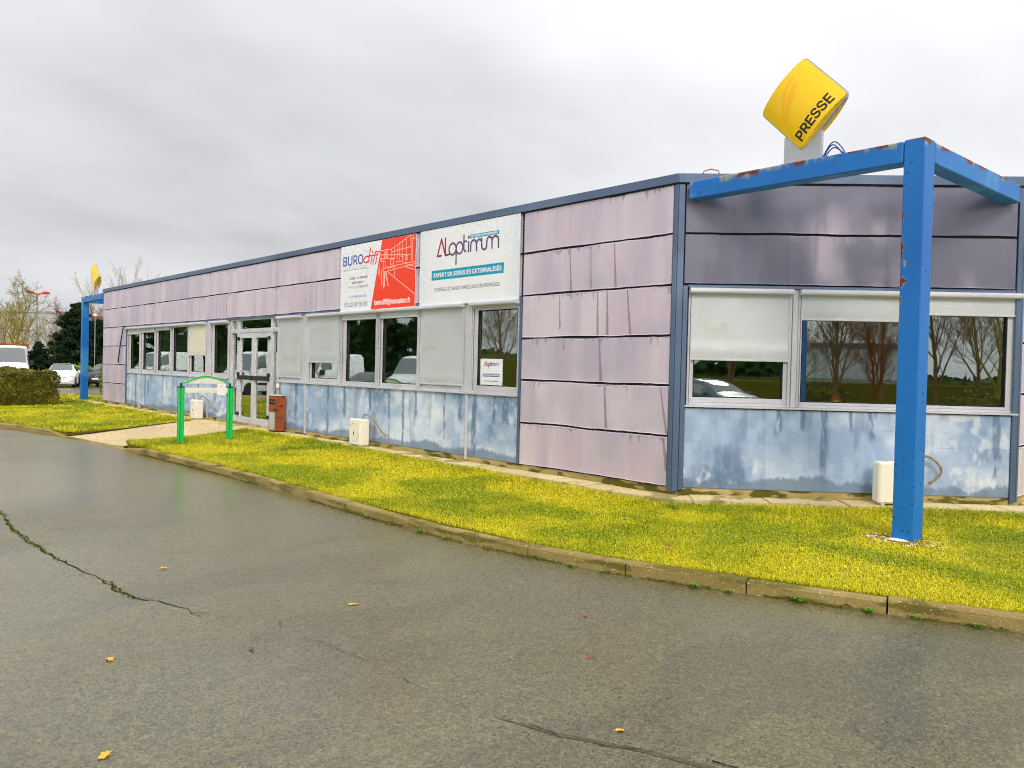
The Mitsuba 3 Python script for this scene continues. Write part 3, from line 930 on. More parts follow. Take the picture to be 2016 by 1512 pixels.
def window(fr, u0, u1, g, zb, blind=None, box=True, stile=.05, curtain=False, slats=False):
    """a framed window between u0 and u1: g = (u0, u1, z0, z1) of the pane"""
    z0, z1 = 1.062, 2.558
    m = MB()
    gu0, gu1, gz0, gz1 = g
    o = .028
    m.box(u0 + .004, u0 + .004 + o, -.12, -.028, z0, z1, .004)
    m.box(u1 - .004 - o, u1 - .004, -.12, -.028, z0, z1, .004)
    m.box(u0 + .004 + o, u1 - .004 - o, -.12, -.030, z0, z0 + .035, .004)
    m.box(u0 + .004 + o, u1 - .004 - o, -.12, -.030, z1 - .10, z1, .004)
    a0, a1 = u0 + .006 + o, u1 - .006 - o
    m.box(a0, gu0, -.11, -.042, z0 + .037, z1 - .102, .003)
    m.box(gu1, a1, -.11, -.042, z0 + .037, z1 - .102, .003)
    m.box(gu0, gu1, -.11, -.043, z0 + .037, gz0, .003)
    if gz1 < z1 - .11:
        m.box(gu0, gu1, -.11, -.043, gz1, z1 - .102, .003)
    k = part('window', m, 'white_aluminium', fr)
    P = MB().add([[gu0 - .002, -.085, gz0 - .002], [gu1 + .002, -.085, gz0 - .002], [gu1 + .002, -.085, gz1 + .002], [gu0 - .002, -.085, gz1 + .002]], [[0, 1, 2, 3]])
    sub(k, 'pane', P, 'window_glass', fr)
    gk = MB()
    for a, b, c, d in ((gu0, gu1, gz0, gz0 + .012), (gu0, gu1, gz1 - .012, gz1), (gu0, gu0 + .012, gz0 + .012, gz1 - .012), (gu1 - .012, gu1, gz0 + .012, gz1 - .012)):
        gk.box(a, b, -.083, -.046, c, d)
    sub(k, 'gasket', gk, 'black_rubber', fr)
    for a in (u0 + .004 + o, u1 - .006 - o):
        sub(k, 'seam', MB().box(a, a + .004, -.10, -.036, z0 + .037, z1 - .102), 'black_rubber', fr)
    if box:
        prof = [(-.028, 2.488), (.060, 2.488), (.074, 2.500), (.078, 2.522), (.070, 2.545), (.052, 2.557), (-.028, 2.557)]
        m = MB()
        n = len(prof)
        A = [[u0 + .01, d, z] for d, z in prof]
        C = [[u1 - .01, d, z] for d, z in prof]
        m.add(A + C, [[i, (i + 1) % n, (i + 1) % n + n, i + n] for i in range(n)])
        m.add(A, [[0, i, i + 1] for i in range(1, n - 1)])
        m.add(C, [[0, i + 1, i] for i in range(1, n - 1)])
        sub(k, 'blind_box', m, 'white_aluminium', fr, smooth=35)
    if blind is not None:
        b0, b1 = u0 + .045, u1 - .045
        nu, nz = 24, max(6, int((2.49 - blind) / .05))
        U, Z = np.meshgrid(np.linspace(b0, b1, nu), np.linspace(blind, 2.489, nz), indexing='ij')
        q = np.stack([U * 1.4, Z * 1.8, 0 * U], -1)
        amp = np.clip((2.49 - Z) * 3, 0, 1)
        D = -.016 + amp * (.022 * (meshkit.fbm(q + u0, 4, seed=5) - .5) + .010 * np.exp(-((Z - blind - .10) / .07) ** 2))
        if curtain:
            D += amp * .022 * np.sin(U * 21 + 2.5 * Z + 3 * meshkit.noise(q, 3)) * (.3 + .7 * (U - b0) / (b1 - b0))
        sub(k, 'roller_blind', MB().grid(np.stack([U, D, Z], -1)), 'curtain_fabric' if curtain else 'blind_fabric', fr, smooth=True)
        sub(k, 'bottom_bar', MB().box(b0 - .004, b1 + .004, -.026, -.002, blind - .028, blind - .001, .004), 'white_aluminium', fr)
        for u in (u0 + .039, u1 - .039):
            sub(k, 'blind_guide', MB().box(u - .005, u + .005, -.026, -.004, 1.07, 2.487), 'white_aluminium', fr)
    for u in (u0 + .12, u1 - .12):
        sub(k, 'drain_clip', MB().box(u - .018, u + .018, -.032, -.024, z0 + .008, z0 + .020), 'grille_cream', fr)
    if slats:
        m = MB()
        for z in np.arange(gz0 + .45, gz1, .035):
            q = rng.normal(0, .003)
            m.add([[gu0 + .01, -.16, z + q], [gu1 - .01, -.16, z], [gu1 - .01, -.135, z + .016], [gu0 + .01, -.135, z + .016 + q]], [[0, 1, 2, 3]])
        sub(k, 'venetian_blind', m, 'venetian_slat', fr, kind='stuff')
    return k


window('L', -22.61, -21.28, (-22.31, -21.42, 1.18, 2.40), 0, 2.345)
window('L', -21.22, -19.84, (-21.03, -19.92, 1.18, 2.42), 0, 2.38)
window('L', -19.82, -18.42, (-19.62, -18.55, 1.17, 2.42), 0, 2.42, slats=True)
window('L', -18.40, -17.03, (-18.27, -17.15, 1.17, 2.45), 0, None, slats=True)
window('L', -17.01, -15.66, (-16.83, -15.78, 1.18, 2.44), 0, 1.66, curtain=True)
window('L', -15.38, -14.16, (-15.17, -14.30, 1.18, 2.45), 0, None)
window('L', -11.31, -10.13, (-11.18, -10.24, 1.18, 2.44), 0, 1.185)
window('L', -9.86, -8.49, (-9.73, -8.60, 1.17, 2.44), 0, 1.535)
window('L', -8.45, -7.06, (-8.27, -7.12, 1.145, 2.42), 0, 2.405)
window('L', -7.02, -5.67, (-6.91, -5.76, 1.145, 2.43), 0, 2.40)
window('L', -5.65, -4.335, (-5.52, -4.45, 1.17, 2.44), 0, 1.19)
window('L', -4.165, -2.972, (-4.03, -3.05, 1.185, 2.42), 0, None)
window('C', .165, 1.475, (.248, 1.380, 1.165, 2.44), 0, 1.665)
window('C', 1.545, 2.895, (1.60, 2.84, 1.135, 2.44), 0, 2.20)
window('C', 2.915, 4.255, (2.97, 4.125, 1.135, 2.44), 0, 2.292)
for fr, a, b in (('L', -22.61, -14.14), ('L', -11.31, -2.97), ('C', .142, 4.262)):
    part('window_sill', MB().box(a, b, -.12, .026, 1.038, 1.060, .004), 'white_aluminium', fr)
for a, b in ((-15.655, -15.385), (-10.125, -9.865), (-4.325, -4.170)):
    part('white_post', MB().box(a, b, -.12, -.020, 1.062, 2.558, .004), 'white_aluminium', 'L')
part('white_post', MB().box(1.478, 1.543, -.12, -.020, 1.062, 2.558, .004), 'white_aluminium', 'C')

# the glazed entrance
m = MB()
for a, b in ((-14.10, -14.01), (-13.67, -13.59), (-11.75, -11.67), (-11.395, -11.325)):
    m.box(a, b, -.12, -.030, -.02, 2.558, .004)
for a, b in ((-14.008, -13.672), (-13.588, -11.752), (-11.668, -11.397)):
    m.box(a, b, -.12, -.030, 2.215, 2.315, .004)
    m.box(a, b, -.12, -.032, 2.530, 2.558, .003)
for a, b in ((-14.008, -13.672), (-11.668, -11.397)):
    m.box(a, b, -.12, -.032, -.02, .12, .004)
k = part('entrance', m, 'white_aluminium', 'L')
for a, b, z0, z1 in ((-14.012, -13.668, .118, 2.217), (-11.67, -11.393, .118, 2.217), (-14.012, -13.668, 2.313, 2.532), (-13.592, -11.748, 2.313, 2.532), (-11.67, -11.393, 2.313, 2.532)):
    sub(k, 'pane', MB().add([[a, -.085, z0], [b, -.085, z0], [b, -.085, z1], [a, -.085, z1]], [[0, 1, 2, 3]]), 'window_glass', 'L')
for u in (-13.84, -12.95, -12.2, -11.55):
    sub(k, 'screw_cap', MB().cyl([u, -.032, 2.262], [u, -.024, 2.262], .014, sides=10), 'black_plastic', 'L')
for (a, b, ga, gb) in ((-13.582, -12.715, -13.485, -12.815), (-12.705, -11.758, -12.605, -11.925)):
    m = MB()
    m.box(a, ga, -.10, -.038, -.03, 2.208, .005)
    m.box(gb, b, -.10, -.038, -.03, 2.208, .005)
    m.box(ga, gb, -.10, -.040, -.03, .115, .005)
    m.box(ga, gb, -.10, -.040, 2.085, 2.208, .005)
    k = part('door', m, 'white_aluminium', 'L')
    sub(k, 'pane', MB().add([[ga, -.075, .113], [gb, -.075, .113], [gb, -.075, 2.087], [ga, -.075, 2.087]], [[0, 1, 2, 3]]), 'window_glass', 'L')
    m = MB().box(a + .03, b - .03, -.036, .012, 1.045, 1.155, .012)
    sub(k, 'push_bar', m, 'black_plastic', 'L')
    hx = a + .03 if a < -13 else b - .05
    for z in (.10, 1.10, 1.98):
        m = MB().box(hx - .03, hx + .05, -.036, .016, z - .01 + .06, z + .13, .008)
        sub(k, 'hinge', m, 'black_plastic', 'L')
part('threshold', MB().box(-14.10, -11.33, -.20, -.026, -.20, -.032, .004), 'slab_concrete', 'L')
part('intercom', MB().box(-11.30, -11.20, -.018, .035, .90, 1.01, .015), 'cream_plastic', 'L')
w = MB().box(4.6, 9.0, -4.0, -.6, 3.66, 4.24)
part('roof_upstand', w, 'frosted_panel', 'R')
part('roof_upstand_trim', MB().box(4.58, 9.02, -4.02, -.58, 4.24, 4.30), 'grille_cream', 'R')
m = MB()
m.tube([(.30, -.08, 4.0), (.32, -.05, 4.05), (.40, -.05, 4.075), (.50, -.06, 4.06), (.52, -.06, 4.0)], .008, 6)
part('roof_wire', m, 'duct_wrap', 'C', smooth=True)


# ------------------------------------------------------------------ blue steel corner frames
def steel_frame(k, mirror, z_foot):
    s = (lambda x: -25.4 - x) if mirror else (lambda x: x)
    X = lambda a, b: (min(s(a), s(b)), max(s(a), s(b)))

    def bx(n, x0, x1, y0, y1, z0, z1):
        a, b = X(x0, x1)
        put(name(k + '__' + n), MB().box(a, b, y0, y1, z0, z1, .012), 'blue_paint')
    bx('post', 2.795, 3.010, .000, .235, z_foot, 3.885)
    bx('beam', .155, 2.788, .003, .200, 3.655, 3.875)
    bx('beam', 2.815, 3.007, .242, 2.86, 3.655, 3.875)


steel_frame(name('steel_frame'), False, -.20)
tag('steel_frame', 'blue rust-flecked steel post with two beams at the near corner', 'frame')
steel_frame(name('steel_frame'), True, -.24)
tag('steel_frame_001', 'blue steel post and beams at the far left end of the building', 'frame')
# concrete foot of the near post
pts = []
m = MB()
for i in range(70):
    a = rng.random() * 6.283
    r_ = .10 + .20 * rng.random()
    x, y = 2.90 + r_ * math.cos(a) * 1.4, .02 + r_ * math.sin(a) * .8
    if 2.78 < x < 3.02 and -.01 < y < .25:
        continue
    e = trimesh.creation.icosphere(1, .006 + .011 * rng.random())
    v = np.array(e.vertices) * [1.2, 1, .6] * (1 + .3 * rng.normal(size=(len(e.vertices), 1)) * .4)
    m.add(v + [x, y, lawn_z(np.array([x]), np.array([y]))[0] + .012], e.faces)
put(name('stone_chips'), m, 'chip_white', label='white stone chips scattered round the foot of the near blue post', category='stone chips', kind='stuff')
e = trimesh.creation.icosphere(3, 1.0)
v = np.array(e.vertices)
v = v * (1 + .35 * (meshkit.fbm(v * 2.2 + 5, 3) - .5))[:, None] * [.125, .060, .032] + [2.88, -.035, -.190]
put(name('concrete_footing'), (v, np.array(e.faces)), 'chip_white', smooth=True, label='broken white concrete at the front of the near blue post foot', category='concrete')
v = np.array(e.vertices)
v = v * (1 + .3 * (meshkit.fbm(v * 2.5 + 9, 3) - .5))[:, None] * [.50, .27, .030] + [2.92, .04, -.200]
put(name('bare_earth'), (v, np.array(e.faces)), 'earth', smooth=True, kind='structure')

# ------------------------------------------------------------------ the yellow diamond signs
SIDE, HB = .735, .080


def shell_h(p):
    return HB * (1 - (2 * p / SIDE) ** 2)


def rounded_grid(a, r, n):
    t = np.linspace(-a / 2, a / 2, n)
    p, q = np.meshgrid(t, t, indexing='ij')
    c = a / 2 - r
    dx, dy = np.abs(p) - c, np.abs(q) - c
    o = (dx > 0) & (dy > 0)
    L = np.maximum(np.hypot(dx, dy), 1e-9)
    k = np.where(o, np.maximum(dx, dy) / L, 1)
    return np.where(o, np.sign(p) * (c + dx * k), p), np.where(o, np.sign(q) * (c + dy * k), q)


def diamond_sign(k, cx, cz, y0, lettering, foot_z, px0, px1):
    R = lambda p, q: (cx + (p - q) * Q, cz + (p + q) * Q)
    for n, sg in (('front_shell', 1), ('back_shell', -1)):
        m = MB()
        p, q = rounded_grid(SIDE, .06, 25)
        x, z = R(p, q)
        d = .030 + shell_h(p)
        m.grid(np.stack([x, sg * d, z], -1))
        for e in (0, -1):      # the ends of the bulge
            m.grid(np.stack([np.stack([x[:, e], sg * d[:, e], z[:, e]], -1), np.stack([x[:, e], np.full(25, sg * .026), z[:, e]], -1)], 1))
            m.grid(np.stack([np.stack([x[e, :], sg * d[e, :], z[e, :]], -1), np.stack([x[e, :], np.full(25, sg * .026), z[e, :]], -1)], 1))
        v, f = m.get()
        put(name(k + '__' + n), (v + [0, -y0, 0], f), 'yellow_plastic', 'L', smooth=28)
    sq = Polygon([R(-SIDE / 2 - .012, -SIDE / 2 - .012), R(SIDE / 2 + .012, -SIDE / 2 - .012), R(SIDE / 2 + .012, SIDE / 2 + .012), R(-SIDE / 2 - .012, SIDE / 2 + .012)]).buffer(-.07).buffer(.07)
    put(name(k + '__rim'), MB().prism(sq.difference(sq.buffer(-.03)), -y0 - .026, -y0 + .026), 'pale_metal', 'L')
    put(name(k + '__core'), MB().prism(sq.buffer(-.034), -y0 - .024, -y0 + .024), 'dark_metal', 'L')
    put(name(k + '__pedestal'), MB().box(px0, px1, -y0 - .024, -y0 + .024, foot_z, cz - .335, .004), 'pale_metal', 'L')
    put(name(k + '__base_plate'), MB().box(px0 - .02, px1 + .02, -y0 - .060, -y0 + .060, foot_z - .004, foot_z + .012), 'pale_metal', 'L')
    if lettering:
        conf = lambda U, Z: .030 + .0015 + shell_h(((U - cx) + (Z - cz)) * Q) - y0
        m = MB()
        text(m, 'PRESSE', 1.645, 4.100, .118, .548, 0, .003, bold=True, angle=math.radians(45.8), conform=conf)
        put(name(k + '__lettering'), m, 'black_print', 'L')
        # the faint plume printed across the face
        zz = lambda x, y: (x, y)
        out = MB()
        for poly in ([(1.56, 4.86), (1.485, 4.80), (1.425, 4.68), (1.405, 4.55), (1.42, 4.42), (1.45, 4.30), (1.435, 4.45), (1.445, 4.58), (1.47, 4.70), (1.51, 4.79)],
                     [(1.59, 4.78), (1.52, 4.74), (1.49, 4.66), (1.46, 4.56), (1.455, 4.44), (1.47, 4.34), (1.49, 4.44), (1.535, 4.54), (1.57, 4.63), (1.585, 4.70)]):
            hs = height_sheet(Polygon(poly), lambda x, y: 0 * x, .03)
            v, f = hs.get()
            out.add(np.stack([v[:, 0], conf(v[:, 0], v[:, 1]) - .0004, v[:, 1]], 1), f)
        put(name(k + '__plume'), out, 'amber_print', 'L')


k = tag(name('diamond_sign'), 'bright yellow diamond sign lettered PRESSE standing above the near blue beam', 'sign')
diamond_sign(k, 1.628, 4.533, .11, True, 3.879, 1.405, 1.858)
k = tag(name('diamond_sign'), 'yellow diamond sign seen edge-on above the far left end of the building', 'sign')
diamond_sign(k, -26.85, 4.555, .11, False, 3.879, -26.98, -26.60)
m = MB()
for i, (a, b) in enumerate(((.00, .12), (.02, .09), (-.02, .145))):
    t = np.linspace(0, math.pi, 14)
    c0, c1 = 1.88, 2.10 + .02 * i
    m.tube(np.stack([c0 + (c1 - c0) * (t / math.pi) ** .8, .10 + a + 0 * t, 3.885 + b * np.sin(t) ** .8 + .02 * np.sin(t * 2)], 1), .007, 6)
put(name('cable_loop'), m, 'cable_blue', smooth=True, label='loop of blue cable on the near beam beside the yellow sign', category='cable')

# ------------------------------------------------------------------ the two banners
k = tag(name('banner'), 'white and orange-red banner reading BUROdiff with a line drawing of desks', 'banner')
put(k + '__panel', MB().box(-8.425, -5.772, .012, .024, 2.560, 3.872), 'banner_white', 'L')
m = MB().prism([(-6.893, 3.870), (-5.773, 3.870), (-5.773, 2.562), (-7.257, 2.562)], .0245, .0262)
put(k + '__red_field', m, 'print_red', 'L')
D0 = .0245


def words(k, n, items, matname, d=D0, fr='L'):
    m = MB()
    for it in items:
        text(m, *it[:5], d=d, depth=.002, bold=it[5] if len(it) > 5 else False, slant=it[6] if len(it) > 6 else 0)
    put(name(k + '__' + n), m, matname, fr)


words(k, 'lettering', [('BURO', -8.345, 3.475, .185, .775, True)], 'print_blue')
m = MB()
cx, cz = -7.455, 3.545
th = np.linspace(0, 2 * np.pi, 30)
stroke(m, np.stack([cx + .095 * np.cos(th) + .3 * .06 * np.sin(th), cz + .060 * np.sin(th)], 1), .030, D0, D0 + .002)
for x0, z0, x1, z1 in ((-7.385, 3.475, -7.30, 3.755), (-7.285, 3.46, -7.245, 3.60), (-7.235, 3.655, -7.230, 3.675)):
    stroke(m, [(x0, z0), (x1, z1)], .030, D0, D0 + .002)
for x in (-7.215, -7.115):
    stroke(m, [(x, 3.43), (x + .055, 3.60), (x + .085, 3.655), (x + .135, 3.665)], .030, D0, D0 + .002)
stroke(m, [(-7.40, 3.605), (-7.03, 3.602)], .024, D0, D0 + .002)
put(name(k + '__lettering'), m, 'print_rose', 'L')
m = MB()
stroke(m, [(-8.346, 3.436), (-7.45, 3.432)], .006, D0, D0 + .002)
stroke(m, [(-7.60, 3.76), (-7.50, 3.735), (-7.44, 3.69), (-7.40, 3.72), (-7.22, 3.70)], .006, D0, D0 + .002)
text(m, "CRÉATEUR D'ESPACES PROFESSIONNELS", -8.332, 3.366, .036, 1.0, D0, .002)
text(m, 'ÉTUDE', -8.088, 2.817, .043, .20, D0, .002)
put(name(k + '__lettering'), m, 'print_grey', 'L')
words(k, 'lettering', [('CON', -7.84, 3.186, .044, .13), ('TERTIAIRES', -8.137, 3.008, .044, .33), ('MO', -8.123, 3.186, .044, .09)], 'print_orange')
words(k, 'lettering', [('BILIER', -8.02, 3.186, .044, .16), ('TEMPORAIN', -7.70, 3.186, .044, .305), ('ET COLLECTIFS', -7.79, 3.008, .044, .41)], 'print_slate')
words(k, 'lettering', [('AMÉNAGEMENTS', -7.993, 3.096, .044, .46)], 'print_blue')
words(k, 'lettering', [('PERSONNALISÉE', -7.86, 2.817, .043, .43)], 'print_lightblue')
words(k, 'lettering', [('03 22 09 55 50', -8.26, 2.640, .086, .868)], 'print_slate')
words(k, 'lettering', [('burodiff@wanadoo.fr', -7.122, 2.640, .094, 1.215, True)], 'print_white', .0265)
SK = [[(-6.95, 3.67), (-6.82, 3.66)], [(-6.97, 3.59), (-5.91, 3.5)], [(-6.91, 3.59), (-6.91, 3.46)], [(-6.81, 3.65), (-6.8, 3.51)], [(-6.81, 3.67), (-6.57, 3.66), (-5.94, 3.86)], [(-6.57, 3.66), (-6.56, 3.5)],
      [(-6.46, 3.68), (-6.45, 3.49)], [(-6.37, 3.71), (-6.36, 3.45)], [(-6.29, 3.75), (-6.28, 3.43)], [(-6.2, 3.77), (-6.19, 3.42)], [(-6.09, 3.81), (-6.07, 3.43)], [(-5.94, 3.855), (-5.9, 3.4)],
      [(-5.87, 3.855), (-5.88, 3.41)], [(-5.89, 3.79), (-5.785, 3.79)], [(-6.55, 3.61), (-5.91, 3.65)], [(-6.82, 3.51), (-6.43, 3.48)], [(-6.88, 3.31), (-6.62, 3.34), (-5.8, 3.37)],
      [(-6.88, 3.3), (-6.79, 3.25), (-5.8, 3.33)], [(-6.67, 3.24), (-5.79, 2.79)], [(-6.46, 3.3), (-6.45, 3.14)], [(-6.14, 3.31), (-5.79, 3.22)], [(-6.02, 3.33), (-5.79, 3.28)],
      [(-6.6, 3.47), (-6.48, 3.47), (-6.48, 3.38), (-6.59, 3.38), (-6.6, 3.47)], [(-6.68, 3.31), (-6.42, 3.33)], [(-6.11, 3.5), (-6.04, 3.5), (-6.03, 3.42), (-6.1, 3.41), (-6.11, 3.5)],
      [(-6.14, 3.37), (-6.02, 3.37)], [(-6.24, 3.5), (-6.18, 3.5), (-6.18, 3.42)], [(-6.41, 3.41), (-6.18, 3.4)], [(-6.77, 3.65), (-6.77, 3.51)], [(-6.74, 3.66), (-6.73, 3.51)], [(-6.7, 3.65), (-6.69, 3.5)],
      [(-6.94, 3.52), (-6.82, 3.5), (-6.81, 3.45), (-6.93, 3.46), (-6.94, 3.52)], [(-6.83, 3.43), (-6.82, 3.33)], [(-6.76, 3.45), (-6.75, 3.33)], [(-7.02, 3.21), (-6.96, 3.42)], [(-6.96, 3.15), (-6.98, 3.36)]]
m = MB()
m.prism(union_all([LineString(s).buffer(.0065, cap_style=1, quad_segs=2) for s in SK]), .0265, .028)
m.prism(union_all([LineString(s).buffer(.014, quad_segs=2) for s in ([(-6.9, 3.27), (-6.88, 3.01)], [(-6.81, 3.25), (-6.81, 2.95)], [(-6.775, 3.24), (-6.785, 2.98)], [(-6.73, 3.23), (-6.66, 2.98)])]), .0265, .028)
put(name(k + '__line_drawing'), m, 'print_pink', 'L')

k = tag(name('banner'), 'white banner reading ALoptimum with a teal bar and dotted sides', 'banner')
put(k + '__panel', MB().box(-5.630, -2.972, .012, .024, 2.545, 3.880), 'banner_dotted', 'L')


def logo(k, f, w, d0, fr='L'):
    def s(n, lines, matname):
        m = MB()
        m.prism(union_all([LineString([f(*q) for q in l]).buffer(w / 2, cap_style=1, quad_segs=4) for l in lines]), d0, d0 + .002)
        put(name(k + '__' + n), m, matname, fr)
    s('lettering', [[(-5.0, 3.40), (-5.113, 3.398), (-5.001, 3.687), (-4.889, 3.402)], [(-4.889, 3.687), (-4.885, 3.398), (-4.779, 3.403)]], 'print_crimson')
    el = lambda cx, cz, rx, rz, a, b: [(cx + rx * math.cos(t), cz + rz * math.sin(t)) for t in np.linspace(math.radians(a), math.radians(b), 26)]
    L = [el(-4.683, 3.486, .098, .098, 0, 360), el(-4.49, 3.487, .090, .096, -150, 180), [(-4.580, 3.49), (-4.579, 3.22)], [(-4.375, 3.683), (-4.372, 3.462), (-4.355, 3.425), (-4.320, 3.412)], [(-4.382, 3.58), (-4.306, 3.58)],
         [(-4.247, 3.562), (-4.247, 3.405)], [(-4.191, 3.404), (-4.188, 3.50)] + el(-4.112, 3.50, .076, .080, 170, 0) + [(-4.034, 3.402)], el(-3.973, 3.50, .062, .078, 180, 50) + [(-3.908, 3.575)],
         [(-3.908, 3.585), (-3.902, 3.47)] + el(-3.838, 3.468, .064, .068, 180, 360) + [(-3.774, 3.50)], [(-3.774, 3.47)] + el(-3.708, 3.52, .066, .072, 180, 0) + [(-3.640, 3.404)], el(-3.563, 3.52, .078, .070, 180, 0) + [(-3.482, 3.404)]]
    s('lettering', L, 'print_plum')
    m = MB()
    m.prism(Point(*f(-4.247, 3.640)).buffer(w * .75), d0, d0 + .002)
    put(name(k + '__lettering'), m, 'print_crimson', fr)


logo(k, lambda x, z: (x, z), .034, D0)
m = MB()
m.prism(sbox(-4.215, 3.614, -3.470, 3.676).buffer(-.012).buffer(.012), D0, D0 + .0015)
m.prism(sbox(-5.268, 2.985, -3.338, 3.153), D0, D0 + .0015)
put(name(k + '__teal_bar'), m, 'print_teal', 'L')
words(k, 'lettering', [('VECTEUR DE VOTRE CROISSANCE', -4.193, 3.628, .034, .70, True), ('EXPERT EN SERVICES EXTERNALISÉS', -5.207, 3.032, .070, 1.815, True)], 'print_white', .0262)
words(k, 'lettering', [('CONSEIL ET ASSISTANCE AUX ENTREPRISES', -5.178, 2.787, .060, 1.748)], 'print_slate')

k = tag(name('window_sign'), 'small white ALoptimum sign stuck on the window pane nearest the lilac corner', 'sign')
put(k + '__panel', MB().box(-3.99, -3.435, -.0830, -.0800, 1.200, 1.625), 'banner_white', 'L')
cxs = lambda x, z: (-3.715 + (x + 4.30) * .215, 1.535 + (z - 3.50) * .235)
logo(k, cxs, .011, -.0798)
put(name(k + '__teal_bar'), MB().prism(sbox(-3.92, 1.335, -3.505, 1.385), -.0798, -.0788), 'print_blue', 'L')
words(k, 'lettering', [('EXPERT EN SERVICES EXTERNALISÉS', -3.905, 1.350, .020, .385, True)], 'print_white', -.0787)
words(k, 'lettering', [('CONSEIL ET ASSISTANCE AUX ENTREPRISES', -3.89, 1.255, .016, .36)], 'print_slate', -.0798)

# ------------------------------------------------------------------ things standing along the walls


def heat_pump(k, fr, u0, u1, d0, d1, z0, z1, duct, face='front'):
    m = MB().box(u0, u1, d0, d1, z0 + .02, z1, .022)
    put(name(k + '__body'), m, 'cream_plastic', fr, smooth=30)
    for a in (u0 + .04, u1 - .08):
        put(name(k + '__foot'), MB().box(a, a + .04, d0 + .01, d1 - .01, z0, z0 + .03), 'grille_cream', fr)
    cu, cz, R_ = (u0 + u1) / 2 - .02, (z0 + z1) / 2 + .01, min(.17, (u1 - u0) * .42)
    m = MB()
    th = np.linspace(0, 2 * np.pi, 37)
    m.tube(np.stack([cu + R_ * np.cos(th), np.full(37, d1 + .001), cz + R_ * np.sin(th)], 1), .006, 6, caps=False)
    put(name(k + '__fan_ring'), m, 'grille_cream', fr, smooth=True)
    m = MB().box(cu - .02, cu + .005, d1 - .002, d1 + .006, cz - .05, cz + .01, .002)
    put(name(k + '__badge'), m, 'edging_timber', fr)
    for a in np.linspace(u0 + .07, u1 - .13, 3):
        put(name(k + '__top_slot'), MB().box(a, a + .07, d0 + .05, d1 - .05, z1 - .004, z1 + .003), 'grille_cream', fr)
    m = MB()
    t = np.linspace(0, 1, len(duct))
    tt = np.linspace(0, 1, 24)
    from scipy.interpolate import PchipInterpolator, CubicSpline
    c = CubicSpline(t, np.array(duct))(tt)
    m.tube(c, .014 + .006 * np.abs(np.sin(tt * 17)) * .5, 8)
    put(name(k + '__duct'), m, 'duct_wrap', fr, smooth=True)


k = tag(name('heat_pump'), 'cream outdoor air unit on the slabs behind the green-posted board', 'air conditioner')
heat_pump(k, 'L', -15.84, -15.44, .12, .33, -.085, .440, [(-15.52, .2, .44), (-15.40, .18, .545), (-15.2, .12, .46), (-14.98, .05, .28), (-14.85, .0, .20)])
k = tag(name('heat_pump'), 'cream outdoor air unit with a bent pipe, between the rusty bin and the corner', 'air conditioner')
heat_pump(k, 'L', -7.46, -7.05, .12, .33, -.085, .440, [(-7.14, .2, .43), (-7.08, .18, .535), (-6.90, .12, .43), (-6.78, .05, .25), (-6.64, -.02, .175)])
k = tag(name('heat_pump'), 'cream outdoor air unit half hidden behind the near blue post', 'air conditioner')
heat_pump(k, 'C', 2.46, 2.96, .14, .36, -.085, .440, [(2.93, .25, .43), (3.02, .20, .50), (3.17, .12, .49), (3.32, .07, .36), (3.30, .04, .24), (3.22, .0, .16)])
for a in [x for x in list(scene) if x.startswith('heat_pump_002__badge') or x.startswith('heat_pump_002__fan_ring')]:
    del scene[a]

k = tag(name('rubbish_bin'), 'rusty orange bin with ash slots and a grey front panel by the entrance', 'bin')
x0, x1, y0, y1, z0, z1 = -11.13, -10.80, -.285, -.035, -.085, .735
m = MB()
m.box(x0, x1, y0 + .012, y1, z0 + .02, z1, .005)
put(k + '__body', m, 'bin_paint')
put(k + '__lid', MB().box(x0 - .006, x1 + .006, y0 - .006, y1 + .004, z1 + .001, z1 + .020, .004), 'grille_cream')
put(k + '__base', MB().box(x0 - .004, x1 + .004, y0 + .002, y1, z0, z0 + .018), 'black_plastic')
put(k + '__front_panel', MB().box(x0 + .05, x1 - .012, y0, y0 + .011, z0 + .05, z0 + .45, .003), 'bin_grey')
put(k + '__flap', MB().box(x0 + .02, x1 - .012, y0 - .004, y0 + .011, z0 + .49, z0 + .60, .003), 'bin_paint')
for z in (z0 + .625, z0 + .70):
    put(name(k + '__slot'), MB().box(x0 + .03, x1 - .03, y0 + .003, y0 + .014, z, z + .045), 'black_plastic')
put(k + '__shelf', MB().box(x0 + .01, x1 - .01, y0 - .012, y0 + .013, z0 + .675, z0 + .690, .002), 'bin_paint')

# notice board on two green posts; its face looks along the building
k = tag(name('notice_board'), 'arched notice board frame on two bright green posts beside the path', 'notice board')
xb = -10.12
for y in (-2.60, -1.60):
    m = MB()
    m.box(xb - .052, xb + .052, y - .052, y + .052, -.30, .945, .008)
    put(name(k + '__post'), m, 'green_paint')
    put(name(k + '__groove'), MB().box(xb + .0515, xb + .056, y - .034, y - .026, -.20, .94), 'dark_green')
    put(name(k + '__groove'), MB().box(xb - .034, xb - .026, y - .056, y - .0515, -.20, .94), 'dark_green')
    put(name(k + '__cap'), MB().box(xb - .060, xb + .060, y - .060, y + .060, .945, .966, .004), 'dark_green')
    put(name(k + '__bracket'), MB().box(xb - .018, xb + .018, y - .018, y + .018, .967, 1.035, .003), 'dark_green')
th = np.linspace(0, 1, 28)
yy = -2.56 + .92 * th
zz = 1.025 + .14 * np.sin(np.pi * th)
m = MB()
A = np.stack([np.full(28, xb - .04), yy, zz], 1)
Bq = np.stack([np.full(28, xb + .04), yy, zz], 1)
Cq = np.stack([np.full(28, xb + .04), yy, zz + .016], 1)
Dq = np.stack([np.full(28, xb - .04), yy, zz + .016], 1)
m.grid(np.stack([A, Bq, Cq, Dq, A], 1))
put(k + '__arch', m, 'green_paint')
m = MB()
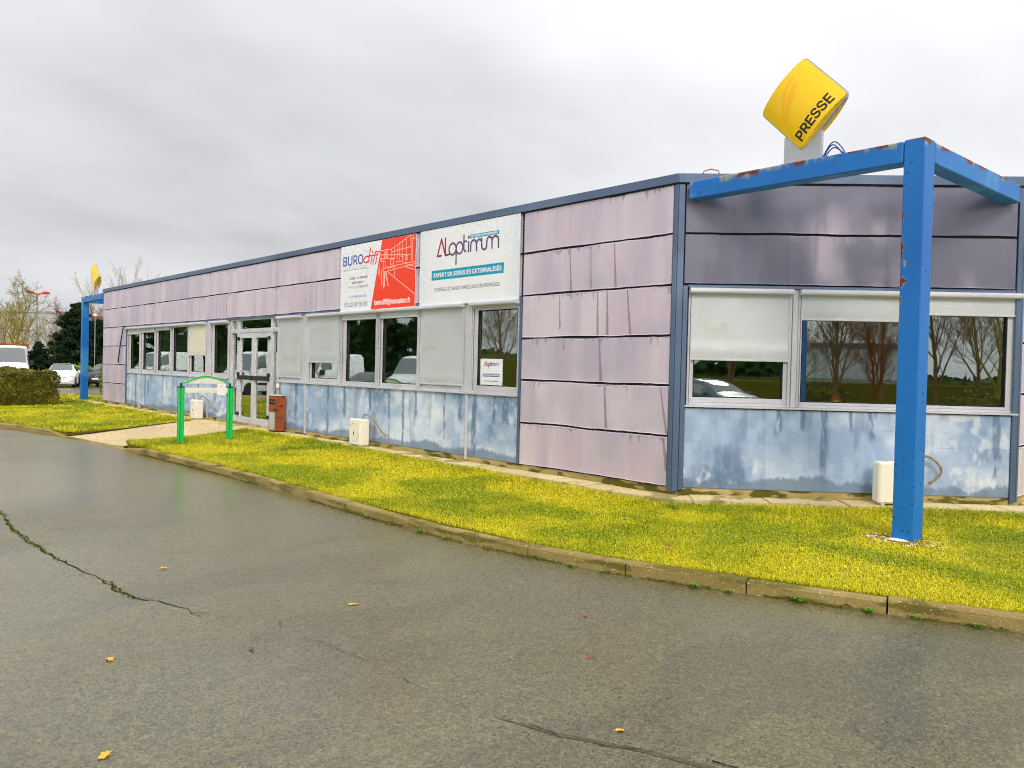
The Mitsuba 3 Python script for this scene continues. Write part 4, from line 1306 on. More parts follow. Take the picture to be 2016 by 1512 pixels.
Pp = Polygon(list(zip(yy, zz - .001)) + [(-1.64, 1.022), (-2.56, 1.022)]).buffer(0)
mm = trimesh.creation.extrude_polygon(Pp, .012, engine='earcut')
v = np.array(mm.vertices)
m.add(np.stack([xb - .006 + v[:, 2], v[:, 0], v[:, 1]], 1), mm.faces)
put(k + '__arch_panel', m, 'frosted_panel')
put(k + '__bar', MB().box(xb - .016, xb + .016, -2.546, -1.654, .832, .936, .005), 'frosted_panel')
k = tag(name('paper_notice'), 'white paper sheet with faded pink print hanging on the notice board bar', 'paper')
put(k + '__sheet', MB().box(xb + .018, xb + .020, -1.88, -1.70, .785, 1.018), 'paper')
m = MB()
for i, z in enumerate((.985, .965, .945)):
    m.box(xb + .0205, xb + .021, -1.84 + .01 * i, -1.76 - .01 * i, z - .004, z + .004)
put(k + '__print', m, 'print_blush')

m = MB()
m.tube([(-22.79, -.012, 2.60), (-22.83, -.03, 2.585), (-22.90, -.05, 2.50), (-23.10, -.06, 2.02), (-23.28, -.06, 1.55), (-23.37, -.05, 1.36)], .020, 6)
put(name('hanging_strap'), m, 'strap_black', label='black strap hanging slantwise over the lilac panels at the far end', category='strap')
k = tag(name('tape_dispenser'), 'small red box on the inside sill of the wide window by the blue post', 'box')
put(k + '__body', MB().box(2.02, 2.17, -.26, -.16, 1.135, 1.195, .012), 'red_plastic', 'C')
put(k + '__top', MB().box(2.05, 2.15, -.24, -.17, 1.196, 1.225, .010), 'red_plastic', 'C')
put(k + '__label', MB().box(2.055, 2.13, -.1595, -.158, 1.145, 1.170), 'print_orange', 'C')
for f_, a, b, z in (('L', -22.5, -14.2, 1.12), ('L', -11.2, -3.0, 1.12), ('C', .2, 4.2, 1.10)):
    part('inner_sill', MB().box(a, b, -.45, -.126, z - .03, z, .004), 'interior_wall', f_)


# ------------------------------------------------------------------ vehicles
def loft(st, n=10):
    """body section by section: (x, z bottom, half-width bottom, z belt, half-width belt, z top, half-width top)"""
    rows = []
    for x, zb, wb, zs, ws, zt, wt in st:
        h = zt - zs
        rows.append([(x, 0, zb), (x, wb * .94, zb), (x, wb, zb + .05), (x, ws * 1.0, zb + (zs - zb) * .55), (x, ws, zs - .03), (x, ws * .985, zs + .02 * (h > .06)),
                     (x, wt + .03 * (h > .3), zt - min(.10, h * .5)), (x, wt - .05, zt - .015), (x, wt * .55, zt + .012), (x, 0, zt + .02)])
    return np.array(rows)


def body_mesh(R):
    full = np.concatenate([R, (R * [1, -1, 1])[:, ::-1][:, 1:]], 1)
    mb = MB().grid(full)
    for e in (0, -1):
        c = full[e].mean(0)
        k = len(full[e])
        mb.add(np.vstack([full[e], c]), [[i, (i + 1) % k, k] for i in range(k)])
    return mb


def patch(R, i0, i1, j0, j1, side, off=.008, a0=.06, a1=.94, b0=.08, b1=.92, rad=True):
    """a pane lying on the body between sections i0..i1 and points j0..j1"""
    full = np.concatenate([R, (R * [1, -1, 1])[:, ::-1][:, 1:]], 1)
    if side < 0:
        j0, j1 = 18 - j1, 18 - j0
    u = np.linspace(i0 + (i1 - i0) * a0, i1 - (i1 - i0) * (1 - a1), 9)
    v = np.linspace(j0 + (j1 - j0) * b0, j1 - (j1 - j0) * (1 - b1), 9)

    def at(a, b):
        i, j = np.clip(np.floor(a).astype(int), 0, len(full) - 2), np.clip(np.floor(b).astype(int), 0, 17)
        s, t = (a - i)[:, None, None], (b - j)[None, :, None]
        g = lambda di, dj: full[np.ix_(i + di, j + dj)]
        return (1 - s) * (1 - t) * g(0, 0) + s * (1 - t) * g(1, 0) + (1 - s) * t * g(0, 1) + s * t * g(1, 1)
    P = at(u, v)
    du, dv = np.gradient(P, axis=0), np.gradient(P, axis=1)
    N = np.cross(du, dv)
    N /= np.linalg.norm(N, axis=-1, keepdims=True) + 1e-9
    c = R.reshape(-1, 3).mean(0) * [1, 0, 1]
    if ((P - c) * N).sum() < 0:
        N = -N
    return MB().grid(P + N * off)


VAN = loft([(2.76, .36, .66, .56, .66, .64, .60), (2.70, .30, .82, .74, .84, .86, .74), (2.45, .28, .93, .95, .94, 1.06, .84), (2.05, .27, .97, 1.08, .97, 1.20, .88), (1.72, .27, .985, 1.14, .985, 1.30, .88),
            (1.30, .27, .99, 1.20, .99, 1.86, .80), (1.06, .27, .99, 1.20, .99, 2.14, .78), (.86, .27, .99, 1.22, .99, 2.28, .80), (.40, .27, .99, 1.22, .99, 2.40, .84), (-2.55, .30, .99, 1.22, .99, 2.42, .84),
            (-2.70, .34, .96, 1.22, .97, 2.36, .80)])
CARB = loft([(2.03, .34, .45, .46, .48, .54, .42), (1.96, .24, .66, .58, .68, .68, .58), (1.70, .20, .80, .74, .80, .84, .68), (1.25, .19, .85, .86, .85, .95, .72), (.90, .19, .86, .90, .86, 1.00, .72),
             (.35, .19, .86, .92, .86, 1.28, .62), (.05, .19, .86, .93, .86, 1.40, .60), (-.45, .19, .86, .94, .86, 1.45, .60), (-1.25, .20, .86, .96, .85, 1.40, .58), (-1.62, .22, .84, .96, .83, 1.24, .60),
             (-1.92, .30, .78, .90, .78, 1.00, .62), (-2.00, .36, .66, .66, .68, .80, .54)])


def mirror(mb):
    v, f = mb.get()
    m = MB()
    m.add(v * [1, -1, 1], f[:, ::-1])
    return m


def vehicle_meshes(kind):
    R = VAN if kind == 'van' else CARB
    out = []
    add = lambda n, mb, mt, sm=True: out.append((n, mb, mt, sm))
    add('body', body_mesh(R), 'PAINT', 38)
    if kind == 'van':
        ws, bw, ww, wr, hl = (4, 7), None, 1.72, (1.72, -1.85), (2.52, .74, .90)
        add('windshield', patch(R, 4, 7, 6.4, 11.6, 1, a0=.05, a1=.93, b0=.0, b1=1.0), 'dark_glass')
        for s in (1, -1):
            add('side_window', patch(R, 5, 8.15, 5, 6, s, a0=.02, a1=.92, b0=.02, b1=.70), 'dark_glass')
            m = MB()
            m.box(1.40, 1.66, s * 1.02, s * 1.22, 1.22, 1.52, .03)
            add('mirror', m, 'car_black_trim', 30)
            m = MB()
            e = trimesh.creation.icosphere(2, 1.0)
            m.add(np.array(e.vertices) * [.20, .12, .16] + [2.50, s * .80, .92], e.faces)
            add('headlight', m, 'lamp_glass')
            add('tail_lamp', MB().box(-2.74, -2.62, s * .84, s * .98, .9, 1.5, .02), 'tail_red', 30)
            add('side_strip', MB().box(-2.3, 1.2, s * .985, s * 1.01, .62, .74, .008), 'car_black_trim', False)
        add('bumper', MB().box(2.50, 2.80, -.86, .86, .30, .56, .08), 'car_black_trim', 30)
        add('grille', MB().box(2.60, 2.755, -.55, .55, .66, .82, .03), 'car_black_trim', 30)
        add('licence_plate', MB().box(2.80, 2.812, -.26, .26, .40, .51, .003), 'plate_white', False)
        axles, rad, wy = (1.80, -1.75), .345, .86
    else:
        add('windshield', patch(R, 4, 7, 6.5, 11.5, 1, a0=.06, a1=.85, b0=.0, b1=1.0), 'dark_glass')
        add('rear_window', patch(R, 8, 10, 6.6, 11.4, 1, a0=.15, a1=.75, b0=0, b1=1), 'dark_glass')
        for s in (1, -1):
            add('side_window', patch(R, 5, 7.1, 5, 6, s, a0=.12, a1=.96, b0=.08, b1=.90), 'dark_glass')
            add('side_window', patch(R, 7.2, 8.9, 5, 6, s, a0=.04, a1=.85, b0=.08, b1=.90), 'dark_glass')
            add('mirror', MB().box(.55, .72, s * .90, s * 1.06, .92, 1.05, .03), 'PAINT', 30)
            e = trimesh.creation.icosphere(2, 1.0)
            m = MB()
            m.add(np.array(e.vertices) * [.20, .16, .075] + [1.76, s * .60, .70], e.faces)
            add('headlight', m, 'lamp_glass')
            add('tail_lamp', MB().box(-1.98, -1.84, s * .56, s * .76, .72, .90, .02), 'tail_red', 30)
        add('grille', MB().box(1.86, 2.02, -.46, .46, .34, .45, .02), 'car_black_trim', 30)
        add('upper_grille', MB().box(1.88, 2.005, -.40, .40, .585, .635, .015), 'car_black_trim', 30)
        m = MB()
        for a, b in (((0, .55), (.075, .63)), ((.075, .63), (0, .71)), ((0, .71), (-.075, .63)), ((-.075, .63), (0, .55))):
            m.cyl([2.02, a[0], a[1]], [2.02, b[0], b[1]], .016, sides=6)
        add('badge', m, 'chrome', 30)
        add('licence_plate', MB().box(2.02, 2.045, -.26, .26, .45, .545, .003), 'plate_white', False)
        axles, rad, wy = (1.28, -1.22), .31, .745
    for ax in axles:
        for s in (1, -1):
            m = MB()
            th = np.linspace(0, 2 * np.pi, 41)
            prof = [(-.09, rad * .62), (-.10, rad * .93), (-.07, rad), (.07, rad), (.10, rad * .93), (.09, rad * .62)]
            G = np.array([[[ax + r_ * math.cos(t), s * wy + o, rad + r_ * math.sin(t)] for o, r_ in prof] for t in th])
            m.grid(G)
            add('wheel', m, 'black_rubber', 35)
            m = MB()
            m.cyl([ax, s * (wy - .02), rad], [ax, s * (wy + .075), rad], rad * .16, sides=14)
            for q in range(5):
                t = q * 2 * np.pi / 5
                d = np.array([math.cos(t), 0, math.sin(t)])
                m.cyl(np.array([ax, s * (wy + .06), rad]) + d * rad * .10, np.array([ax, s * (wy + .07), rad]) + d * rad * .62, .032, .026, 6)
            m.tube(np.stack([ax + rad * .63 * np.cos(th), np.full(41, s * (wy + .075)), rad + rad * .63 * np.sin(th)], 1), .016, 6, caps=False)
            add('RIM', m, 'rim_metal', 35)
            m = MB()
            m.cyl([ax, s * (wy - .05), rad], [ax, s * (wy + .02), rad], rad * 1.16, sides=28)
            m2 = MB()
            m2.cyl([ax, s * (wy + .05), rad + .02], [ax, s * (wy + .125 if kind == 'car' else wy + .137), rad + .02], rad * 1.14, sides=28)
            add('wheel_arch', m2, 'car_black_trim', 30)
    return out


_cache = {}


def park(n, kind, x, y, heading, paint, label, category, group=None, scale=1.0):
    if kind not in _cache:
        _cache[kind] = [(q, mikit.ply(mb.get(), mt, smooth=sm), mt) for q, mb, mt, sm in vehicle_meshes(kind)]
    k = tag(name(n), label, category, group)
    c, s = math.cos(heading), math.sin(heading)
    M = np.array([[c, -s, 0, x], [s, c, 0, y], [0, 0, 1, ROAD_Z], [0, 0, 0, 1]]) @ np.diag([scale, scale, scale, 1])
    wheel = None
    for q, d, mt in _cache[kind]:
        if q == 'RIM':
            kk = name(wheel + '__rim')
        else:
            kk = name(k + '__' + q)
            if q == 'wheel':
                wheel = kk
        scene[kk] = {**d, 'bsdf': {'type': 'ref', 'id': paint if mt == 'PAINT' else mt}, 'to_world': T(M)}
    return k


H = lambda dx, dy: math.atan2(dy, dx)
park('van', 'van', -55.0, 2.30, H(.95, -.18), 'van_white', 'white van behind the clipped hedge at the left edge', 'van', scale=1.06)
park('car', 'car', -51.0, 4.45, H(.95, -.30), 'van_white', 'white hatchback with a diamond badge parked beyond the hedge', 'car')
park('car', 'car', -52.2, 7.35, H(.86, -.50), 'car_black', 'black car parked behind the far blue post', 'car', scale=1.06)
HV = H(.42, .90)
GV = 'vans reflected in the front windows'
park('van', 'van', -36.2, -10.6, HV, 'van_white', 'white van mirrored in the glass entrance doors', 'van')
park('van', 'van', -34.0, -13.3, HV, 'van_white', 'white van mirrored in the window right of the entrance', 'van')
park('van', 'van', -51.0, -10.5, HV, 'van_white', 'white van mirrored in the leftmost windows', 'van')
park('van', 'van', -31.6, -18.2, HV, 'van_white', 'white van mirrored below the orange-red banner', 'van')
park('car', 'car', -32.2, -15.0, HV, 'car_grey', 'grey car mirrored beside the van below the orange-red banner', 'car')
park('car', 'car', 17.6, -11.4, H(-.2, .95), 'car_grey', 'grey car mirrored in the window at the near corner', 'car', scale=1.1)


# ------------------------------------------------------------------ trees and shrubs
def bare_tree(seed, h, trunk_r, n1=9, up=.55, spread=1.0, twig=.008, first=.22, depth=4):
    r = np.random.default_rng(seed)
    thick, thin = [], []

    def grow(p, d, L, r0, lev):
        n = (7, 6, 5, 4, 3)[lev]
        pts, dirs = [p], [d]
        for i in range(n):
            d = d + r.normal(0, (.05, .11, .14, .17, .2)[lev], 3) + np.array([0, 0, (.0, .09, .07, .05, .03)[lev]])
            d = d / np.linalg.norm(d)
            p = p + d * L / n
            pts.append(p)
            dirs.append(d)
        rr = np.linspace(r0, max(twig * .6, r0 * (.30 if lev == 0 else .25)), n + 1)
        for i in range(n):
            (thick if lev < 2 else thin).append((pts[i], pts[i + 1], rr[i], rr[i + 1]))
        if lev >= depth:
            return
        k = (n1, 7, 5, 4)[lev]
        for j in range(k):
            t = (first + (1 - first) * (j + r.random()) / k) if lev == 0 else (.2 + .8 * (j + r.random()) / k)
            f = t * n
            i = min(int(f), n - 1)
            q = pts[i] + (pts[i + 1] - pts[i]) * (f - i)
            az = r.random() * 6.283 if lev else j * 2.4 + r.normal(0, .4)
            side = np.array([math.cos(az), math.sin(az), 0])
            side = side - dirs[i] * (side @ dirs[i])
            side /= np.linalg.norm(side) + 1e-6
            dd = dirs[i] * up + side * (.75 * spread) + np.array([0, 0, .12])
            grow(q, dd / np.linalg.norm(dd), L * (.62 if lev == 0 else .56) * (1.1 - .55 * t) * (.8 + .4 * r.random()), max(twig, rr[i] * .5), lev + 1)
    grow(np.array([0, 0, -.1]), np.array([0, 0, 1.0]), h * .78, trunk_r, 0)
    return segs_mesh(thick, 6), segs_mesh(thin, 3)


_trees, _tall = {}, {}


def plant_tree(n, kind, x, y, z, s, rot, mats, label, category='tree', group=None):
    if kind not in _trees:
        a, b = TREES[kind]()
        _trees[kind] = (mikit.ply(a, mats[0]), mikit.ply(b, mats[1]))
        _tall[kind] = max(a[0][:, 2].max(), b[0][:, 2].max())
    s = s / _tall[kind]           # s: the height of the tree
    k = tag(name(n), label, category, group)
    c, q = math.cos(rot) * s, math.sin(rot) * s
    M = T(np.array([[c, -q, 0, x], [q, c, 0, y], [0, 0, s, z], [0, 0, 0, 1]]))
    for pn, d, mt in zip(('trunk', 'crown'), _trees[kind], mats):
        scene[name(k + '__' + pn)] = {**d, 'bsdf': {'type': 'ref', 'id': mt}, 'to_world': M}
    return k


def conifer(seed, h, r0, nb, nl, leaf, droop=.12, top=.0):
    r = np.random.default_rng(seed)
    segs, P = [((0, 0, -.1), (0, 0, h * .6), .16, .08), ((0, 0, h * .6), (0, 0, h * .97), .08, .02)], []
    per = nl // nb
    for i in range(nb):
        t = (i + r.random()) / nb
        z = h * (.06 + .90 * t)
        L = r0 * ((1 - t) ** .75 + .06) * (.7 + .5 * r.random())
        az = i * 2.399 + r.normal(0, .3)
        d = np.array([math.cos(az), math.sin(az), 0])
        e = np.array([0, 0, z]) + d * L + np.array([0, 0, L * (.22 - droop)])
        segs.append(((0, 0, z), tuple(e), .03, .008))
        u = r.random(per) ** .6
        q = np.array([0, 0, z]) + (e - [0, 0, z]) * u[:, None]
        w = .10 + .30 * L * (1 - .6 * u)
        q = q + r.normal(0, 1, (per, 3)) * w[:, None] * [.5, .5, .30]
        P.append(q)
    P = np.vstack(P)
    return segs_mesh([(np.array(a), np.array(b), c, d) for a, b, c, d in segs], 5), leaf_cloud(P, leaf, r, .45, .2)


TREES = {
    'bare_a': lambda: bare_tree(3, 8.5, .15, 13, .7, .9, twig=.012, first=.12),
    'bare_b': lambda: bare_tree(11, 9.0, .13, 13, .8, .8, twig=.010, first=.18),
    'bare_c': lambda: bare_tree(23, 6.5, .10, 15, .8, .75, twig=.009, first=.06),
    'bare_d': lambda: bare_tree(31, 9.0, .13, 10, .95, .6, twig=.008, first=.25, depth=3),
    'pine': lambda: conifer(5, 7.2, 3.0, 70, 26000, .26, droop=.05),
    'spruce': lambda: conifer(9, 6.6, 2.3, 60, 12000, .40, droop=.15),
}

BK, TB, TO, TP, TR = 'bark', 'twig_brown', 'twig_olive', 'twig_pale', 'twig_rust'
GZ = -.42
plant_tree('bare_tree', 'bare_c', -63.4, 3.2, GZ, 6.6, .3, (TO, TO), 'bare olive-twigged tree right behind the white van at the left edge')
plant_tree('bare_tree', 'bare_a', -70.0, 4.9, GZ, 9.0, 2.0, (TO, TO), 'tall bare tree with fine twigs rising at the left edge of the frame')
plant_tree('bare_tree', 'bare_c', -72.4, 8.3, GZ, 5.7, 1.0, (TP, TP), 'pale thin bare tree in front of the grey warehouse')
plant_tree('pine_tree', 'pine', -61.0, 7.7, GZ, 6.2, .5, (BK, 'needle_dark'), 'tall dark evergreen just left of the far blue post')
plant_tree('pine_tree', 'pine', -58.7, 8.6, GZ, 4.9, 2.5, (BK, 'needle_dark'), 'dark evergreen between the far blue post and the building')
plant_tree('pine_tree', 'pine', -58.4, 4.6, GZ, 3.1, 1.5, (BK, 'needle_dark'), 'small dark evergreen beside the white hatchback')
plant_tree('bare_tree', 'bare_a', -76.0, 10.4, GZ, 7.6, .9, (TR, TR), 'reddish bare tree behind the tall dark evergreen')
plant_tree('bare_tree', 'bare_c', -69.8, 11.2, GZ, 7.0, .2, (TR, TR), 'rust-brown bare tree seen between the far blue post and the building')
plant_tree('bare_tree', 'bare_c', -77.0, 12.3, GZ, 7.2, 2.2, (TR, TR), 'rust-brown bare tree behind the far blue post, its top just left of it')
plant_tree('bare_tree', 'bare_d', -70.4, 13.5, GZ, 11.4, .4, (TP, TP), 'tall thin bare tree rising above the roof at the far end')
plant_tree('bare_tree', 'bare_d', -71.5, 12.1, GZ, 9.9, 1.9, (TP, TP), 'bare tree just right of the edge-on yellow sign')
plant_tree('bare_tree', 'bare_d', -67.4, 14.0, GZ, 9.2, 3.1, (TP, TP), 'lower bare tree just right of the tall one above the roof')


def leafy(k, c, size, n, leaf, mt, core=None, label='', category='bush', seed=1, box=False):
    r = np.random.default_rng(seed)
    size = np.array(size)
    if box:
        u = r.uniform(-1, 1, (n, 3))
        ax = r.integers(0, 3, n)
        u[np.arange(n), ax] = np.sign(u[np.arange(n), ax]) * (1 - .22 * r.random(n) ** 2)
        u[u[:, 2] < -.98] *= .97
        rnd = np.abs(u).max(1, keepdims=True) / np.linalg.norm(u, axis=1, keepdims=True)
        u = u * (.86 + .14 * np.clip(rnd * 1.35, 0, 1))
    else:
        u = r.normal(size=(n, 3))
        u /= np.linalg.norm(u, axis=1, keepdims=True)
        u *= r.random((n, 1)) ** .25
    P = u * size
    P += .22 * np.minimum(size.min(), .8) * (meshkit.fbm(P * 2.1 + 7, 3, seed=seed)[:, None] - .5) * u * 2
    put(k + '__foliage', leaf_cloud(P + c, leaf, r, .55, .3), mt)
    if core:
        e = trimesh.creation.box((2, 2, 2)) if box else trimesh.creation.icosphere(2, 1.0)
        put(k + '__core', (np.array(e.vertices) * size * (.80 if box else .72) + c, np.array(e.faces)), core)
    tag(k, label, category)


def hedge(k, A, Bp, w, h, z, n, seed, label):
    r = np.random.default_rng(seed)
    A, Bp = np.array(A, float), np.array(Bp, float)
    L = np.linalg.norm(Bp - A)
    t = (Bp - A) / L
    nn = np.array([-t[1], t[0]])
    S = np.array([L / 2, w / 2, h / 2])
    area = np.array([S[1] * S[2], S[0] * S[2], S[0] * S[1]])
    ax = r.choice(3, n, p=area / area.sum())
    u = r.uniform(-1, 1, (n, 3))
    sg = np.sign(u[np.arange(n), ax])
    sg = np.where(ax == 2, 1, sg)
    P = u * S
    lim = S[ax]
    dep = .20 * r.random(n) ** 1.6
    P[np.arange(n), ax] = sg * (lim - dep)
    e = np.minimum(np.abs(S - np.abs(P))[:, [0, 1, 2]], 10)
    bump = .19 * (meshkit.fbm(P * 1.9 + 3, 4, seed=seed) - .5) * 2
    P[np.arange(n), ax] += sg * bump
    # rounded shoulders, thinner at the foot
    top = np.clip((P[:, 2] - S[2] + .28) / .28, 0, 1)
    P[:, 1] *= 1 - .14 * top ** 2
    P[:, 0] -= np.sign(P[:, 0]) * .12 * top ** 2
    foot = np.clip((-P[:, 2] - S[2] + .35) / .35, 0, 1)
    P[:, 1] *= 1 - .18 * foot
    P[:, 0] -= np.sign(P[:, 0]) * .16 * foot
    # stray shoots on top
    c = (A + Bp) / 2
    W = np.stack([c[0] + P[:, 0] * t[0] + P[:, 1] * nn[0], c[1] + P[:, 0] * t[1] + P[:, 1] * nn[1], z + S[2] + P[:, 2]], 1)
    m = MB()
    m.add(*leaf_cloud(W, .062, r, .5, .6))
    put(k + '__foliage', m, 'hedge_leaf')
    segs = []
    for i in range(90):
        q = r.uniform(-1, 1, 2) * S[:2] * .9
        p = np.array([c[0] + q[0] * t[0] + q[1] * nn[0], c[1] + q[0] * t[1] + q[1] * nn[1], z + h - .1])
        segs.append((p, p + np.array([r.normal(0, .05), r.normal(0, .05), .14 + .18 * r.random()]), .006, .003))
    put(k + '__shoots', segs_mesh(segs, 3), TO)
    bx = MB().box(-S[0] * .0 - S[0] + .20, S[0] - .20, -S[1] + .20, S[1] - .20, 0, h - .22, .1)
    v, f = bx.get()
    put(k + '__core', (np.stack([c[0] + v[:, 0] * t[0] + v[:, 1] * nn[0], c[1] + v[:, 0] * t[1] + v[:, 1] * nn[1], z + v[:, 2]], 1), f), 'hedge_core')
    tag(k, label, 'hedge')


hedge(name('hedge'), (-24.9, -2.35), (-31.2, -3.1), 1.9, 1.23, -.22, 60000, 4, 'clipped green-brown hedge on the lawn at the left edge')
leafy(name('bush'), np.array([-56.4, 6.3, .25]), (1.0, 1.9, .85), 2600, .22, 'leaf_bright', 'hedge_core', 'bright green bush behind the white hatchback and the black car', seed=3)
leafy(name('bush'), np.array([-33.6, 2.35, .55]), (.28, .30, 1.0), 1500, .10, 'leaf_bright', 'hedge_core', 'pale leafy bush against the far corner of the building', seed=6)
# trees and hedges that the windows mirror
for i, (x, y, h, q) in enumerate([(-70, -17, 7.6, 0), (-66, -19.5, 8.6, 1), (-62, -22, 8.0, 2), (-58, -24.3, 8.8, 3), (-54, -25.8, 8.2, 4), (-50, -27.3, 8.6, 5), (-46.4, -29.0, 7.8, .5), (-75, -14.5, 7.0, 2.4)]):
    plant_tree('spruce_tree', 'spruce', x, y, GZ, h, q, (BK, 'needle_mid'), 'dark evergreen in the row mirrored in the front windows', group='evergreens mirrored in the front windows')
plant_tree('bare_tree', 'bare_b', -33.0, -25.6, GZ, 8.5, 1.2, (TB, TB), 'bare tree mirrored in the front window nearest the corner')
plant_tree('bare_tree', 'bare_b', 29.4, -18.6, GZ, 9.0, .3, (TB, TB), 'bare tree mirrored in the corner window below the long blind')
plant_tree('bare_tree', 'bare_b', 30.1, -12.9, GZ, 9.5, .8, (TB, TB), 'spreading bare tree mirrored left of the near blue post')
plant_tree('bare_tree', 'bare_b', 42.0, -15.9, GZ, 10.0, 3.8, (TB, TB), 'bare tree mirrored close beside the left edge of the near blue post')
plant_tree('bare_tree', 'bare_b', 31.8, -8.8, GZ, 9.2, 1.7, (TB, TB), 'dark bare tree mirrored right of the near blue post')
plant_tree('bare_tree', 'bare_a', 38.0, -8.4, GZ, 10.5, 2.6, (TO, TO), 'olive bare tree mirrored at the right end of the corner windows')
plant_tree('bare_tree', 'bare_c', 36.0, -13.6, GZ, 6.5, 2.1, (TR, TR), 'rusty young tree mirrored between the larger ones left of the near blue post')
plant_tree('bare_tree', 'bare_b', 46.0, -21.0, GZ, 9.0, 5.0, (TB, TB), 'far bare tree mirrored at the left end of the corner windows')
plant_tree('bare_tree', 'bare_b', 50.0, -13.0, GZ, 10.5, 2.9, (TB, TB), 'far bare tree mirrored behind the near blue post')
plant_tree('bare_tree', 'bare_c', 34.0, -17.2, GZ, 5.0, 4.1, (TO, TO), 'small olive tree mirrored in the corner window with the long blind')
leafy(name('bush'), np.array([33.5, -15.6, .3]), (1.6, 1.6, .9), 2600, .16, 'hedge_leaf', 'hedge_core', 'rounded shrub mirrored low in the corner windows, left of the near blue post', seed=13)
leafy(name('bush'), np.array([30.0, -6.6, .2]), (1.2, 1.3, .8), 2200, .14, 'hedge_leaf', 'hedge_core', 'rounded shrub mirrored low in the corner windows, right of the near blue post', seed=14)
k = tag(name('shed'), 'long low building mirrored beyond the trees in the corner windows', 'building')
m = MB().flat(Polygon([(73, -37), (79, -29), (84, -33), (78, -41)]), -.4, 4.6)
put(k + '__wall', m, 'warehouse_sheet')
put(k + '__roof', MB().flat(Polygon([(72.7, -37.2), (79.0, -28.6), (84.4, -32.8), (78.0, -41.4)]), 4.6, 5.1), 'trim_blue')
k = name('hedge')
hedge(k, (43.0, -36.0), (60.0, -6.0), 2.6, 1.75, -.42, 22000, 8, 'long low hedge mirrored in the corner windows')
k = name('hedge')
hedge(k, (-42.5, -26.0), (-30.5, -35.0), 2.2, 2.9, -.42, 22000, 9, 'tall hedge mirrored in the front window nearest the corner')

# ------------------------------------------------------------------ far background
k = tag(name('warehouse'), 'large pale grey warehouse with a red fascia at the far left', 'building')
wx = lambda a, d: np.array([-110.0, 3.0]) + a * np.array([.66, .75]) + d * np.array([.75, -.66])


def wbox(n, a0, a1, d0, d1, z0, z1, mt):
    P = [wx(a0, d0), wx(a1, d0), wx(a1, d1), wx(a0, d1)]
    put(name(k + '__' + n), MB().flat(Polygon([tuple(p) for p in P]), z0, z1), mt)


wbox('wall', -16, 16.0, -24, 0, -.5, 6.75, 'warehouse_sheet')
wbox('roof_edge', -16.1, 16.1, -24.1, .12, 6.75, 6.97, 'pale_metal')
wbox('red_fascia', 3.0, 12.4, .02, 1.2, 2.45, 3.05, 'fascia_red')
wbox('white_band', 3.0, 12.4, .02, .25, .4, 2.44, 'van_white')
for a in np.arange(3.6, 12.0, 2.0):
    wbox('window', a, a + 1.3, .26, .32, .8, 2.2, 'dark_glass')
k = tag(name('street_lamp'), 'tall thin lamp pole with two red heads above the parked van', 'street lamp')
lx, ly = -90.2, 10.8
put(k + '__pole', MB().cyl([lx, ly, -.5], [lx, ly, 8.15], .10, .06, 10), 'pole_grey', smooth=30)
for s in (-1, 1):
    put(name(k + '__head'), MB().tube([(lx, ly, 8.05), (lx + .05, ly + s * .35, 8.22), (lx + .08, ly + s * .75, 8.34), (lx + .1, ly + s * 1.15, 8.30)], [.05, .10, .16, .08], 8), 'lamp_red', smooth=True)
k = tag(name('street_lamp'), 'low white globe lamp seen between the far blue post and the building', 'street lamp')
lx, ly = -53.5, 6.95
put(k + '__pole', MB().cyl([lx, ly, -.4], [lx, ly, 4.32], .03, .025, 8), 'pole_grey', smooth=30)
e = trimesh.creation.icosphere(2, .13)
put(k + '__globe', (np.array(e.vertices) * [1, 1, .8] + [lx, ly, 4.45], np.array(e.faces)), 'frosted_panel', smooth=True)
put(name('kerb__far_edge'), MB().box(-33.7, -33.5, -12, 14, ROAD_Z - .05, -.20, .02), 'slab_concrete')
# far wood all round the horizon
pts = []
r = np.random.default_rng(77)
for a in np.linspace(0, 2 * np.pi, 420, endpoint=False):
    R0 = 190 + 40 * math.sin(3 * a) + 15 * math.sin(7 * a + 1)
    hgt = 3.2 + 1.6 * math.sin(5 * a) + 1.2 * math.sin(13 * a + 2) + r.random() * 1.8
    q = r.random((60, 3))
    ph = a + (q[:, 0] - .5) * .03
    pts.append(np.stack([(R0 + 8 * q[:, 1]) * np.cos(ph), (R0 + 8 * q[:, 1]) * np.sin(ph), -.6 + hgt * q[:, 2] ** .8], 1))
put(name('far_wood'), leaf_cloud(np.vstack(pts), 2.0, r, .8, .3), 'needle_mid', label='far-off dark wood along the horizon', category='trees', kind='stuff')


